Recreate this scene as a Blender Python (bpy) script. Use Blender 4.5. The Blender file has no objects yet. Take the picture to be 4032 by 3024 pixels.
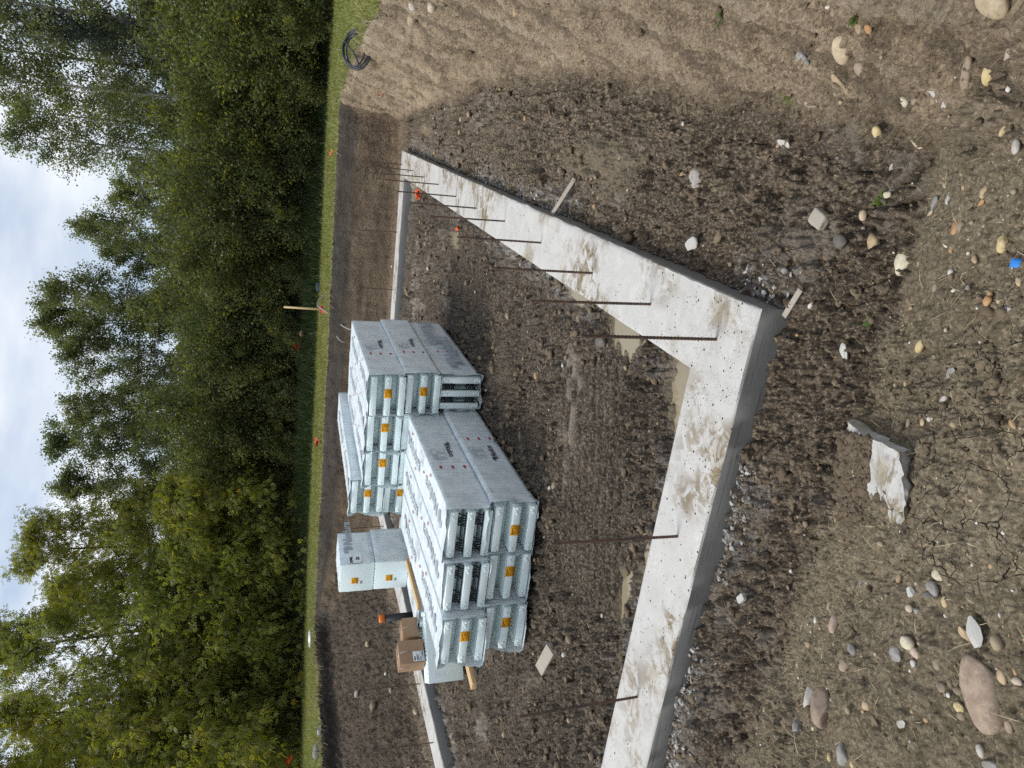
import math, random
import numpy as np
# ---------------------------------------------------------------- frame of the place
# z = 0 pit floor, y forward from where the photographer stands.  (a, c): a along the right-hand footing,
# c across to the left, both measured from the near right corner of the footing.
PX, PY = 0.37219, 2.80291
ANG = 0.363309
D1 = (math.sin(ANG), math.cos(ANG)); D2 = (-math.cos(ANG), math.sin(ANG))
EYE = 2.312
FOOT_W, FOOT_L, FOOT_C, FOOT_H = 0.467, 11.419, 7.891, 0.162
def ac2w(a, c, z=0.0):
    return (PX + a*D1[0] + c*D2[0], PY + a*D1[1] + c*D2[1], z)
def w2ac(x, y):
    return (x-PX)*D1[0] + (y-PY)*D1[1], (x-PX)*D2[0] + (y-PY)*D2[1]
# ---------------------------------------------------------------- noise
def _hash(ix, iy, iz, s):
    n = (ix*374761393 + iy*668265263 + iz*1440662683 + s*362437) & 0xffffffff
    n = ((n ^ (n >> 13))*1274126177) & 0xffffffff
    n = ((n ^ (n >> 16))*2246822519) & 0xffffffff
    return ((n ^ (n >> 15)) & 0xffffff)/16777216.0
def vnoise(x, y, z, s=0):
    fx, fy, fz = np.floor(x), np.floor(y), np.floor(z)
    ix, iy, iz = fx.astype(np.int64), fy.astype(np.int64), fz.astype(np.int64)
    u, v, w = x-fx, y-fy, z-fz
    u = u*u*(3-2*u); v = v*v*(3-2*v); w = w*w*(3-2*w)
    r = 0
    for dx in (0, 1):
        for dy in (0, 1):
            for dz in (0, 1):
                k = (u if dx else 1-u)*(v if dy else 1-v)*(w if dz else 1-w)
                r = r + k*_hash(ix+dx, iy+dy, iz+dz, s)
    return r*2-1
def fbm(x, y, z, oct=4, s=0, gain=.5, billow=False):
    t = 0; amp = 1; tot = 0
    for o in range(oct):
        n = vnoise(x, y, z, s+o*17)
        if billow: n = 1-2*np.abs(n)
        t = t + amp*n; tot += amp; amp *= gain
        x, y, z = x*2.03+3.1, y*2.03+1.7, z*2.03+5.3
    return t/tot
def sst(e0, e1, x):
    t = np.clip((x-e0)/(e1-e0), 0, 1); return t*t*(3-2*t)
# ---------------------------------------------------------------- shape of the ground
PUDDLES = [  # a, c, half length a, half width c, water level
    (0.66, 0.72, 0.24, 0.36, 0.000), (1.55, 0.60, 0.30, 0.16, -.002), (2.5, 0.56, 0.28, .10, -.006),
    (0.66, 1.92, 0.10, 0.18, -.004), (0.86, 2.32, 0.10, 0.22, -.010),
    (9.9, -0.42, 0.45, 0.10, 0.0), (10.7, 0.72, 0.4, .16, -.004), (6.9, 0.9, .3, .12, -.004)]
def lawn_z(c):
    return 1.33 + .1*np.clip((c-1)/11., -.4, 1.6)
def zones(x, y):
    a, c = w2ac(x, y)
    wob = fbm(x*.9, y*.9, x*0, 3, 91)
    wob2 = fbm(x*3.1, y*3.1, x*0, 3, 95)
    c0 = np.interp(a, [-3, -1, 1, 3, 5.2, 7.7, 9.1, 12.3], [-.55, -.6, -.8, -1.0, -1.03, -.84, -.79, -.5]) + .06*wob
    c1 = np.interp(a, [-3, 0, 3, 5, 6.6, 9, 11, 12.6], [-2.3, -2.3, -2.3, -2.0, -1.78, -1.48, -1.12, -.78]) + .10*wob2*sst(5, 7, a)*.6
    s = np.clip((c0-c)/(c0-c1), 0, 1)
    tr = .75*s + .25*s*s*(3-2*s)
    cl = 8.75 + .15*wob; cr = 11.7 + .15*wob + .07*wob2
    tl = .74*np.clip((c-cl)/(cr-.45-cl), 0, 1) + .26*sst(-.42, 0, c-cr)
    aw = 12.52 + .05*wob + .045*wob2
    tf = .10*np.clip((a-(aw-.85))/.55, 0, 1) + .90*sst(-.30, 0, a-aw)
    top = 1-(1-tr)*(1-tl)*(1-tf)
    nlip = -.50 + .14*wob + .05*wob2
    sn = np.clip((nlip-a)/1.05, 0, 1)
    near = .60*(.6*sn + .4*sn*sn*(3-2*sn)) + .17*np.clip((-1.6-a)/1.2, 0, 1) + .055*sst(.08, .20, (nlip-a)/1.05)
    return a, c, tr, tl, tf, top, near, wob, wob2
def macro(x, y):
    a, c, tr, tl, tf, top, near, wob, wob2 = zones(x, y)
    zt = lawn_z(c)*top
    k = .12
    h = np.clip(.5+.5*(zt-near)/k, 0, 1)
    z = near*(1-h)+zt*h + k*h*(1-h)
    z = z - .03
    return z
STONES = [
    (1.083, 1.451, 0.121, 0.075, -131, 'buff', 'r', 'large buff rounded stone cut off by the right end of the bank'),
    (1.309, 2.184, 0.124, 0.078, 141, 'buff', 'r', 'long buff oval stone lying upslope on the right bank'),
    (1.305, 2.029, 0.048, 0.051, 132, 'tan', 'r', 'tan blunt stone just below a green weed on the right bank'),
    (1.271, 1.976, 0.035, 0.030, 151, 'rust', 'r', 'small orange pebble beside the tan blunt stone on the bank'),
    (1.250, 2.041, 0.046, 0.033, 117, 'pale', 'a', 'pale grey angular stone with a twin beside it on the bank'),
    (1.230, 2.004, 0.034, 0.028, -114, 'pale', 'a', 'smaller of two pale angular stones side by side on the bank'),
    (1.407, 2.459, 0.052, 0.054, -179, 'grey', 'r', 'round mid grey cobble near the cracked clay slab'),
    (1.371, 2.414, 0.059, 0.028, -179, 'grey', 'r', 'slim grey oval stone standing next to a round grey cobble'),
    (1.220, 2.137, 0.060, 0.055, 134, 'brown', 'r', 'flat brown grey oval pebble in the middle of the right bank'),
    (1.202, 2.240, 0.106, 0.033, -167, 'tan', 'r', 'narrow crescent shaped tan stone half sunk in the bank'),
    (1.161, 1.622, 0.044, 0.040, -117, 'dark', 'r', 'dark grey round cobble near the large buff stone'),
    (1.094, 1.585, 0.031, 0.028, -115, 'rust', 'r', 'small round orange tan pebble alone on fine soil'),
    (0.935, 1.433, 0.045, 0.041, 170, 'pink', 'r', 'pale pinkish rounded stone at the lower right corner'),
    (0.956, 1.580, 0.064, 0.047, 142, 'yellow', 'r', 'yellow buff egg shaped stone near the lower right corner'),
    (0.995, 1.666, 0.130, 0.035, 133, 'brown', 'r', 'long curved brown stone lying behind the white concrete shard'),
    (1.060, 1.856, 0.042, 0.031, -132, 'tan', 'r', 'tan pebble touching the tip of the white concrete shard'),
    (0.993, 1.819, 0.175, 0.075, -156, 'white', 's', 'biggest white concrete shard with pitted face on the right bank'),
    (0.952, 1.720, 0.057, 0.036, 169, 'white', 's', 'small white concrete chip beside the biggest shard'),
    (1.048, 1.992, 0.044, 0.034, -168, 'cream', 'r', 'cream oval pebble left of the white concrete shard'),
    (1.012, 1.913, 0.045, 0.032, -118, 'brown', 'r', 'grey brown oval pebble in front of the concrete shard'),
    (0.969, 1.900, 0.037, 0.034, -110, 'tan', 'r', 'round tan pebble below the foot of the concrete shard'),
    (1.254, 2.529, 0.100, 0.049, -131, 'pink', 'r', 'wedge shaped pinkish stone at the crest of the right bank'),
    (1.154, 2.304, 0.035, 0.030, -179, 'tan', 'r', 'small tan pebble near the pinkish wedge stone'),
    (1.119, 2.236, 0.035, 0.030, -110, 'pale', 'r', 'small pale round pebble in the centre of the right bank'),
    (0.999, 2.161, 0.051, 0.042, 153, 'yellow', 'r', 'bright yellow oval pebble on the lower bank'),
    (0.955, 2.038, 0.041, 0.024, 118, 'yellow', 'r', 'thin yellow pebble next to a wide buff stone'),
    (0.925, 2.001, 0.080, 0.054, -168, 'buff', 'r', 'wide flat buff stone on the lower bank'),
    (0.817, 1.786, 0.046, 0.039, 169, 'grey', 'r', 'grey stone leaning on a flat yellow pebble'),
    (0.787, 1.779, 0.039, 0.022, 97, 'yellow', 'r', 'flat yellow pebble under a leaning grey stone'),
    (0.860, 1.733, 0.032, 0.019, -124, 'tan', 'r', 'little tan pebble above the crumbled clods'),
    (0.670, 1.336, 0.034, 0.021, 103, 'yellow', 'r', 'long yellow pebble near the lower edge of the picture'),
    (0.611, 1.282, 0.038, 0.023, -179, 'pale', 'r', 'pale stone half outside the lower edge of the picture'),
    (0.887, 2.185, 0.087, 0.025, 106, 'white', 's', 'thin white stick like concrete splinter on the lower bank'),
    (0.613, 1.708, 0.051, 0.042, -151, 'white', 's', 'lumpy bright white concrete nugget on the lower bank'),
    (0.647, 1.865, 0.054, 0.042, 156, 'grey', 'a', 'grey wedge of stone next to the white nugget'),
    (0.620, 1.903, 0.052, 0.022, 91, 'buff', 'r', 'thin buff stone lying below the grey wedge'),
    (0.522, 1.467, 0.035, 0.019, 107, 'rust', 'r', 'orange oblong pebble right of the white nugget'),
    (0.550, 1.449, 0.036, 0.025, 145, 'tan', 'r', 'tan teardrop pebble above the orange oblong pebble'),
    (0.548, 1.590, 0.027, 0.018, -111, 'pink', 'r', 'small pinkish pebble under the white nugget'),
    (0.485, 1.590, 0.054, 0.036, -164, 'rust', 'r', 'smooth orange brown egg shaped stone on the near bank'),
    (0.375, 1.321, 0.046, 0.037, 147, 'yellow', 'r', 'speckled yellow stone near the lower edge of the picture'),
    (0.763, 2.172, 0.038, 0.028, -104, 'cream', 'r', 'small cream pebble near the top of the near bank'),
    (0.773, 2.404, 0.052, 0.039, -147, 'buff', 'r', 'buff pebble above the half buried dark cobble'),
    (0.712, 2.306, 0.046, 0.032, -179, 'buff', 'r', 'buff half moon pebble on the lip of the bank'),
    (0.754, 2.558, 0.092, 0.073, -130, 'cube', 'b', 'square broken concrete block tilted in the rough soil'),
    (0.622, 2.387, 0.071, 0.056, -146, 'dark', 'r', 'dark cobble half buried in the rough soil'),
    (0.599, 2.265, 0.081, 0.058, -147, 'tan', 'r', 'stout tan brown stone on the lip of the near bank'),
    (1.166, 2.795, 0.104, 0.034, -122, 'white', 's', 'white concrete flake at the foot of the right bank'),
    (1.000, 2.477, 0.052, 0.024, -117, 'grey', 'a', 'grey slate like chip in the slope of the right bank'),
    (0.491, 2.135, 0.099, 0.076, 143, 'cream', 'r', 'big cream speckled oval stone on the near bank'),
    (0.322, 1.700, 0.039, 0.032, -97, 'brown', 'r', 'rounded brown cobble alone on smooth soil'),
    (0.234, 1.361, 0.032, 0.026, -123, 'rust', 'r', 'orange brown stone touching a white angular slab'),
    (0.195, 1.287, 0.086, 0.031, -114, 'white', 's', 'white angular slab of concrete at the bottom centre'),
    (0.140, 1.751, 0.053, 0.036, 115, 'yellow', 'r', 'pale yellow twin lobed stone on the near bank'),
    (0.160, 2.390, 0.072, 0.049, -143, 'white', 's', 'flat off white flake lying in front of the footing'),
    (0.280, 1.456, 0.024, 0.018, -169, 'grey', 'r', 'small grey pebble near the lower middle of the picture'),
    (0.424, 1.619, 0.018, 0.016, -100, 'rust', 'r', 'tiny orange pebble between the brown cobble and the yellow stone'),
    (0.362, 1.453, 0.029, 0.018, -133, 'tan', 'r', 'tan three cornered pebble near the blue plastic clip'),
    (0.270, 1.256, 0.030, 0.020, -151, 'tan', 'r', 'tan stone at the bottom edge below the blue clip'),
    (0.026, 1.887, 0.035, 0.024, -179, 'tan', 'r', 'tan pebble upright beside crumbled concrete'),
    (0.050, 1.526, 0.048, 0.030, 99, 'grey', 'a', 'grey angular lump among the clods'),
    (-0.030, 1.548, 0.044, 0.028, 114, 'pale', 'r', 'pale grey oval pebble above the cracked mud'),
    (-0.109, 1.769, 0.035, 0.028, -167, 'brown', 'r', 'brown pebble in a pair near the concrete block'),
    (-0.098, 1.667, 0.028, 0.019, -145, 'tan', 'r', 'tan pebble in a pair near the concrete block'),
    (-0.493, 1.434, 0.038, 0.033, -75, 'cream', 'r', 'cream grey round pebble on top of a small heap'),
    (-0.534, 1.448, 0.043, 0.031, -141, 'grey', 'r', 'blue grey oval pebble below the cream round pebble'),
    (-0.556, 1.468, 0.036, 0.021, -87, 'dark', 'r', 'dark brown flat stone in the small heap'),
    (-0.570, 1.531, 0.029, 0.029, -119, 'white', 'a', 'white cornered pebble left of the small heap'),
    (-0.557, 1.407, 0.031, 0.022, -179, 'yellow', 'r', 'yellow pointed pebble right of the small heap'),
    (-0.611, 1.497, 0.024, 0.016, -90, 'grey', 'a', 'small grey chip under the small heap'),
    (-0.856, 2.064, 0.071, 0.054, -165, 'pink', 'r', 'rounded pinkish grey cobble on the rough soil by the footing'),
    (-0.836, 1.803, 0.061, 0.031, -100, 'grey', 'r', 'grey green long stone tilted in the hollow'),
    (-0.899, 1.833, 0.063, 0.041, -76, 'brown', 'r', 'brown half sunk stone at the bottom of the hollow'),
    (-0.707, 1.524, 0.042, 0.036, -98, 'cream', 'r', 'cream rounded stone on the rim of the hollow'),
    (-0.728, 1.502, 0.031, 0.028, -138, 'pink', 'r', 'pinkish pebble beside the cream stone on the rim'),
    (-0.758, 1.507, 0.019, 0.018, -137, 'white', 'r', 'small white oval pebble below the pinkish pebble'),
    (-0.728, 1.427, 0.033, 0.026, -138, 'brown', 'r', 'brown oval pebble right of the white oval pebble'),
    (-0.598, 1.302, 0.076, 0.050, -162, 'white', 's', 'white sharp cornered concrete slab above the huge oval stone'),
    (-0.623, 1.346, 0.041, 0.031, -113, 'tan', 'a', 'tan blocky stone touching the white sharp slab'),
    (-0.736, 1.265, 0.181, 0.098, -158, 'boulder', 'r', 'huge smooth oval brown boulder at the lower left'),
    (-1.088, 1.946, 0.133, 0.104, -143, 'boulder', 'h', 'broken ended brown boulder on the rim by the footing'),
    (-1.227, 2.275, 0.096, 0.054, -155, 'pale', 'h', 'cracked pale stone leaning on the broken brown boulder'),
    (-0.940, 1.660, 0.030, 0.030, -179, 'tan', 'r', 'round tan pebble alone on the lower left slope'),
    (-1.374, 2.342, 0.076, 0.060, -144, 'grey', 'h', 'grey muddy cobble sunk in the left soil'),
    (-1.265, 2.147, 0.030, 0.021, -163, 'cream', 'r', 'small cream pebble beside the muddy cobble'),
    (-0.782, 1.408, 0.032, 0.027, -96, 'brown', 'r', 'brown pebble halfway between boulder and hollow'),
    (-0.807, 1.338, 0.037, 0.032, -154, 'yellow', 'a', 'yellow angular stone at the edge of the huge boulder'),
    (-1.149, 1.782, 0.069, 0.052, -138, 'grey', 'h', 'grey green broken cobble at the left edge of the slope'),
    (-1.209, 1.866, 0.029, 0.026, -164, 'yellow', 'r', 'yellow pebble next to the grey green broken cobble'),
    (-1.149, 1.721, 0.021, 0.020, -164, 'yellow', 'r', 'lowest yellow pebble at the left edge of the picture'),
    (-0.875, 1.269, 0.032, 0.020, -154, 'pale', 'r', 'slim pale grey pebble below the huge boulder'),
    (-0.931, 1.525, 0.028, 0.024, -81, 'pale', 'a', 'pale pebble lying among dry twigs'),
    (-0.677, 1.221, 0.036, 0.023, -162, 'tan', 'r', 'tan stone under the lower side of the huge boulder'),
    (-0.648, 1.187, 0.031, 0.018, -168, 'rust', 'r', 'orange stone at the bottom edge near the huge boulder'),
    (-0.783, 1.198, 0.030, 0.020, -155, 'pink', 'r', 'pink pebble at the bottom edge of the picture'),
    (-0.893, 1.239, 0.046, 0.021, -71, 'grey', 'r', 'grey stone cut off by the left end of the picture'),
    (-0.631, 1.842, 0.052, 0.038, -159, 'grey', 'h', 'blue grey cobble buried beside the pale flakes'),
    (-0.558, 1.616, 0.028, 0.023, -166, 'tan', 'r', 'tan pebble between the hollow and the white block'),
    (-0.750, 1.557, 0.042, 0.039, -137, 'grey', 'h', 'rough grey stone on the rim of the hollow'),
    (1.224, 3.594, 0.147, 0.097, -156, 'pale', 'h', 'pale long stone half buried on the pit floor beside the footing'),
    (0.830, 3.578, 0.126, 0.085, -106, 'white', 's', 'white splash of hardened concrete on the soil by the footing'),
    (-1.072, 3.039, 0.059, 0.037, 130, 'white', 'b', 'small white square offcut of concrete by the footing'),
    (0.328, 4.801, 0.144, 0.092, -93, 'dark', 'r', 'dark wet round stone at the edge of the puddle'),
]
import bpy, bmesh
from mathutils import Matrix, Vector
random.seed(7)
RNG = np.random.default_rng(11)
scene = bpy.context.scene
COL = scene.collection
# ---------------------------------------------------------------- helpers: objects
def link(o, parent=None):
    COL.objects.link(o)
    if parent is not None: o.parent = parent
    return o
def tag(o, label=None, cat=None, group=None, kind=None):
    if label: o['label'] = label
    if cat: o['category'] = cat
    if group: o['group'] = group
    if kind: o['kind'] = kind
    return o
def empty(name, loc, rz=0.0):
    o = bpy.data.objects.new(name, None); o.empty_display_size = .2
    o.location = loc; o.rotation_euler = (0, 0, rz); COL.objects.link(o)
    return o
def np_mesh(name, verts, faces, mats=(), attrs=None, smooth=False, midx=None):
    """faces: int array (n,3) or (n,4) or list of index lists"""
    me = bpy.data.meshes.new(name)
    verts = np.asarray(verts, dtype=np.float32).reshape(-1, 3)
    if isinstance(faces, np.ndarray):
        n, k = faces.shape
        flat = faces.astype(np.int32).ravel(); starts = np.arange(n, dtype=np.int32)*k; tot = np.full(n, k, dtype=np.int32)
    else:
        tot = np.array([len(f) for f in faces], dtype=np.int32)
        flat = np.array([i for f in faces for i in f], dtype=np.int32)
        starts = np.concatenate([[0], np.cumsum(tot)[:-1]]).astype(np.int32) if len(tot) else np.zeros(0, np.int32)
    me.vertices.add(len(verts)); me.vertices.foreach_set('co', verts.ravel())
    me.loops.add(len(flat)); me.loops.foreach_set('vertex_index', flat)
    me.polygons.add(len(tot)); me.polygons.foreach_set('loop_start', starts); me.polygons.foreach_set('loop_total', tot)
    for m in mats: me.materials.append(m)
    if midx is not None: me.polygons.foreach_set('material_index', np.asarray(midx, dtype=np.int32))
    me.update(calc_edges=True); me.validate()
    if smooth: me.polygons.foreach_set('use_smooth', np.ones(len(me.polygons), dtype=bool))
    for k_, v_ in (attrs or {}).items():
        at = me.attributes.new(k_, 'FLOAT', 'POINT'); at.data.foreach_set('value', np.asarray(v_, dtype=np.float32))
    return me
def np_obj(name, verts, faces, mats=(), parent=None, **kw):
    return link(bpy.data.objects.new(name, np_mesh(name, verts, faces, mats, **kw)), parent)
class MB:
    """collects simple shapes into one mesh"""
    def __init__(s): s.v = []; s.f = []; s.mi = []
    def add(s, v, f, m=0):
        o = len(s.v); s.v += [tuple(p) for p in v]; s.f += [[i+o for i in q] for q in f]; s.mi += [m]*len(f)
    def box(s, x0, x1, y0, y1, z0, z1, m=0, mat=None):
        v = [(x, y, z) for z in (z0, z1) for y in (y0, y1) for x in (x0, x1)]
        if mat is not None: v = [tuple(mat @ Vector(p)) for p in v]
        s.add(v, [[0, 2, 3, 1], [4, 5, 7, 6], [0, 1, 5, 4], [2, 6, 7, 3], [0, 4, 6, 2], [1, 3, 7, 5]], m)
    def prism(s, poly, z0, z1, m=0):
        n = len(poly); v = [(p[0], p[1], z0) for p in poly]+[(p[0], p[1], z1) for p in poly]
        s.add(v, [list(range(n))[::-1], list(range(n, 2*n))]+[[i, (i+1) % n, n+(i+1) % n, n+i] for i in range(n)], m)
    def tube(s, pts, r, n=8, m=0, cap=True):
        pts = [Vector(p) for p in pts]; k = len(pts); rr = r if isinstance(r, (list, tuple)) else [r]*k
        v = []; prev = None
        for i, p in enumerate(pts):
            t = (pts[min(i+1, k-1)]-pts[max(i-1, 0)]).normalized()
            if prev is None:
                ref = Vector((0, 0, 1)) if abs(t.z) < .9 else Vector((1, 0, 0)); u = t.cross(ref).normalized()
            else:
                u = (prev-t*prev.dot(t)).normalized()
            prev = u; w = t.cross(u)
            for j in range(n):
                a = 2*math.pi*j/n; v.append(p+(u*math.cos(a)+w*math.sin(a))*rr[i])
        f = [[i*n+j, i*n+(j+1) % n, (i+1)*n+(j+1) % n, (i+1)*n+j] for i in range(k-1) for j in range(n)]
        if cap: f += [list(range(n))[::-1], list(range((k-1)*n, k*n))]
        s.add(v, f, m)
    def obj(s, name, mats, parent=None, smooth=False, bevel=0):
        if not isinstance(mats, (list, tuple)): mats = [mats]
        me = np_mesh(name, s.v, s.f, mats, smooth=smooth, midx=s.mi)
        o = link(bpy.data.objects.new(name, me), parent)
        if bevel:
            b = o.modifiers.new('bevel', 'BEVEL'); b.width = bevel; b.segments = 2; b.limit_method = 'ANGLE'
        return o
def copy_tree(o, parent=None):
    c = o.copy(); COL.objects.link(c); c.parent = parent
    for ch in list(o.children): copy_tree(ch, c)
    return c
# ---------------------------------------------------------------- helpers: materials
class NT:
    def __init__(s, name):
        s.m = bpy.data.materials.new(name); s.m.use_nodes = True; s.t = s.m.node_tree; s.t.nodes.clear()
        s.out = s.n('ShaderNodeOutputMaterial')
    def n(s, ty, **kw):
        q = s.t.nodes.new(ty)
        for k, v in kw.items(): setattr(q, k, v)
        return q
    def l(s, a, b): s.t.links.new(a, b)
    def pos(s):
        g = s.n('ShaderNodeNewGeometry'); return g.outputs['Position']
    def objco(s): return s.n('ShaderNodeTexCoord').outputs['Object']
    def noise(s, scale, detail=4, rough=.55, co=None, dist=0.0, sc3=None):
        q = s.n('ShaderNodeTexNoise'); q.inputs['Scale'].default_value = scale; q.inputs['Detail'].default_value = detail
        q.inputs['Roughness'].default_value = rough; q.inputs['Distortion'].default_value = dist
        if co is None: co = s.pos()
        if sc3 is not None:
            mp = s.n('ShaderNodeMapping'); mp.inputs['Scale'].default_value = sc3; s.l(co, mp.inputs['Vector']); co = mp.outputs['Vector']
        s.l(co, q.inputs['Vector'])
        return q.outputs['Fac']
    def vor(s, scale, co=None, feat='F1', out='Distance', rnd=1.0):
        q = s.n('ShaderNodeTexVoronoi'); q.feature = feat; q.inputs['Scale'].default_value = scale; q.inputs['Randomness'].default_value = rnd
        s.l(co if co is not None else s.pos(), q.inputs['Vector']); return q.outputs[out]
    def attr(s, name):
        q = s.n('ShaderNodeAttribute'); q.attribute_name = name; return q.outputs['Fac']
    def objrand(s): return s.n('ShaderNodeObjectInfo').outputs['Random']
    def ramp(s, fac, stops, interp='LINEAR'):
        q = s.n('ShaderNodeValToRGB'); cr = q.color_ramp; cr.interpolation = interp
        while len(cr.elements) < len(stops): cr.elements.new(.5)
        for e, (p, c) in zip(cr.elements, stops):
            e.position = p; e.color = (c, c, c, 1) if isinstance(c, (int, float)) else (c[0], c[1], c[2], 1)
        s.l(fac, q.inputs['Fac']); return q.outputs['Color']
    def mr(s, fac, a, b, c=0., d=1., smooth=True):
        q = s.n('ShaderNodeMapRange'); q.interpolation_type = 'SMOOTHSTEP' if smooth else 'LINEAR'
        for i, v in zip((1, 2, 3, 4), (a, b, c, d)): q.inputs[i].default_value = v
        s.l(fac, q.inputs[0]); return q.outputs[0]
    def math(s, op, a, b=None):
        q = s.n('ShaderNodeMath', operation=op)
        for i, v in enumerate((a, b)):
            if v is None: continue
            if isinstance(v, (int, float)): q.inputs[i].default_value = v
            else: s.l(v, q.inputs[i])
        return q.outputs[0]
    def mix(s, fac, a, b, blend='MIX'):
        q = s.n('ShaderNodeMix', data_type='RGBA', blend_type=blend)
        for i, v in ((0, fac), (6, a), (7, b)):
            if isinstance(v, (int, float)): q.inputs[i].default_value = v
            elif isinstance(v, tuple): q.inputs[i].default_value = (v[0], v[1], v[2], 1)
            else: s.l(v, q.inputs[i])
        return q.outputs[2]
    def bump(s, h, strength=.5, dist=.02, normal=None):
        q = s.n('ShaderNodeBump'); q.inputs['Strength'].default_value = strength; q.inputs['Distance'].default_value = dist
        s.l(h, q.inputs['Height'])
        if normal is not None: s.l(normal, q.inputs['Normal'])
        return q.outputs['Normal']
    def bsdf(s, color, rough=.8, spec=.3, normal=None, metal=0.0):
        q = s.n('ShaderNodeBsdfPrincipled')
        for nm, v in (('Base Color', color), ('Roughness', rough), ('Specular IOR Level', spec), ('Metallic', metal)):
            if isinstance(v, tuple): q.inputs[nm].default_value = (v[0], v[1], v[2], 1)
            elif isinstance(v, (int, float)): q.inputs[nm].default_value = v
            else: s.l(v, q.inputs[nm])
        if normal is not None: s.l(normal, q.inputs['Normal'])
        s.l(q.outputs[0], s.out.inputs['Surface']); return q
def simple(name, col, rough=.6, spec=.3, var=.12, scale=20, bump=0.0):
    t = NT(name); co = t.objco()
    n = t.noise(scale, 5, co=co)
    c = t.mix(n, tuple(v*(1-var) for v in col), tuple(v*(1+var) for v in col))
    nm = t.bump(t.noise(scale*3, 5, co=co), bump, .01) if bump else None
    t.bsdf(c, rough, spec, nm); return t.m
# ---------------------------------------------------------------- materials of the place
def soil_nodes(t, dark, light, light2, s1=9, s2=55, gain=(1.46, 1.42, 1.34)):
    n1 = t.noise(s1, 6, .62); n2 = t.noise(s2, 5, .65); n3 = t.noise(1.3, 3)
    c = t.mix(t.mr(n1, .30, .70), dark, light)
    c = t.mix(t.mr(n2, .50, .64, 0, .85), c, light2)
    c = t.mix(t.mr(n2, .46, .33, 0, .8), c, tuple(v*.5 for v in dark))
    return t.mix(1.0, c, t.ramp(n3, [(.25, tuple(.75*g for g in gain)), (.75, tuple(1.2*g for g in gain))]), 'MULTIPLY')
def mat_ground():
    t = NT('soil')
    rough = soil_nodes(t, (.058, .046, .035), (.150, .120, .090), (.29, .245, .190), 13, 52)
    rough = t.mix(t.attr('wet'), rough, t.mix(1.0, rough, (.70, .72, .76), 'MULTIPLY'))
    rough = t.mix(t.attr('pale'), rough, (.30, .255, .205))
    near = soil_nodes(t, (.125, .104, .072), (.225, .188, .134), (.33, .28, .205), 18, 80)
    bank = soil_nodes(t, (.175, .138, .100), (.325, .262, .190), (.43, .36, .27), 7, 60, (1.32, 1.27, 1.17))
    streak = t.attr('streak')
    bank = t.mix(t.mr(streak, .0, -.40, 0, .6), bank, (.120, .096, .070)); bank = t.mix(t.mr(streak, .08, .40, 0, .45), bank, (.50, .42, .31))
    wall = soil_nodes(t, (.115, .088, .063), (.165, .130, .094), (.205, .165, .122), 4, 30, (1.42, 1.36, 1.26))
    hor = t.noise(2.0, 5, .6, sc3=(.35, .35, 3.0), dist=.8)
    rel = t.attr('rel')
    tops = t.mix(hor, (.060, .050, .041), (.165, .145, .120))
    wall = t.mix(t.mr(rel, .66, .80), wall, tops)
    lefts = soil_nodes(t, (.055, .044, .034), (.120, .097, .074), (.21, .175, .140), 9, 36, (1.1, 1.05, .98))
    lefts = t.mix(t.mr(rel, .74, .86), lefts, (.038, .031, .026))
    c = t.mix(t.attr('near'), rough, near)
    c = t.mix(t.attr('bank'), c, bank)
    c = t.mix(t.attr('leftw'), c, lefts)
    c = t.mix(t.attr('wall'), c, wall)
    c = t.mix(t.attr('mud'), c, t.mix(t.noise(6, 4), (.20, .16, .108), (.33, .275, .195)))
    sp = t.math('MULTIPLY', t.attr('spill'), t.mr(t.noise(14, 6, .7), .42, .62))
    c = t.mix(sp, c, t.mix(t.noise(30, 4), (.22, .205, .19), (.54, .52, .49)))
    fl = t.mr(t.vor(26), .13, .07)
    c = t.mix(t.math('MULTIPLY', fl, t.mr(t.noise(2.5, 3), .5, .62, 0, .8)), c, (.36, .32, .26))
    # drying cracks in the smooth clay
    w = t.n('ShaderNodeVectorMath', operation='ADD')
    nz = t.n('ShaderNodeTexNoise'); nz.inputs['Scale'].default_value = 5; nz.inputs['Detail'].default_value = 4; t.l(t.pos(), nz.inputs['Vector'])
    sc = t.n('ShaderNodeVectorMath', operation='SCALE'); sc.inputs['Scale'].default_value = .12; t.l(nz.outputs['Color'], sc.inputs[0])
    t.l(t.pos(), w.inputs[0]); t.l(sc.outputs[0], w.inputs[1])
    ck = t.vor(10.5, w.outputs[0], 'DISTANCE_TO_EDGE'); ck2 = t.vor(5.5, w.outputs[0], 'DISTANCE_TO_EDGE')
    crk = t.math('MULTIPLY', t.mr(ck, .014, .004), t.attr('crack'))
    crw = t.math('MULTIPLY', t.mr(ck2, .022, .008), t.math('MULTIPLY', t.attr('wall'), t.mr(t.noise(1.1, 2), .5, .6)))
    cr = t.math('MAXIMUM', crk, t.math('MULTIPLY', crw, .6))
    c = t.mix(cr, c, (.03, .024, .018))
    h = t.math('ADD', t.math('ADD', t.noise(24, 8, .75), t.math('MULTIPLY', t.noise(90, 5, .7), .5)), t.math('MULTIPLY', t.vor(38), .5))
    h = t.math('SUBTRACT', h, t.math('MULTIPLY', cr, .8))
    t.bsdf(c, t.math('SUBTRACT', .95, t.math('MULTIPLY', t.attr('mud'), .45)), .25, t.bump(h, 1.0, .032)); return t.m
def mat_lawn():
    t = NT('lawn_turf')
    n1 = t.noise(.9, 4); n2 = t.noise(18, 6, .7)
    g = t.mix(n2, (.120, .145, .036), (.290, .300, .100))
    g = t.mix(t.mr(n1, .42, .68, 0, .55), g, (.20, .19, .085))
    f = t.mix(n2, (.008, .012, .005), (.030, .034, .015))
    t.bsdf(t.mix(t.attr('wood'), g, f), .95, .1, t.bump(n2, .9, .05)); return t.m
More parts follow.
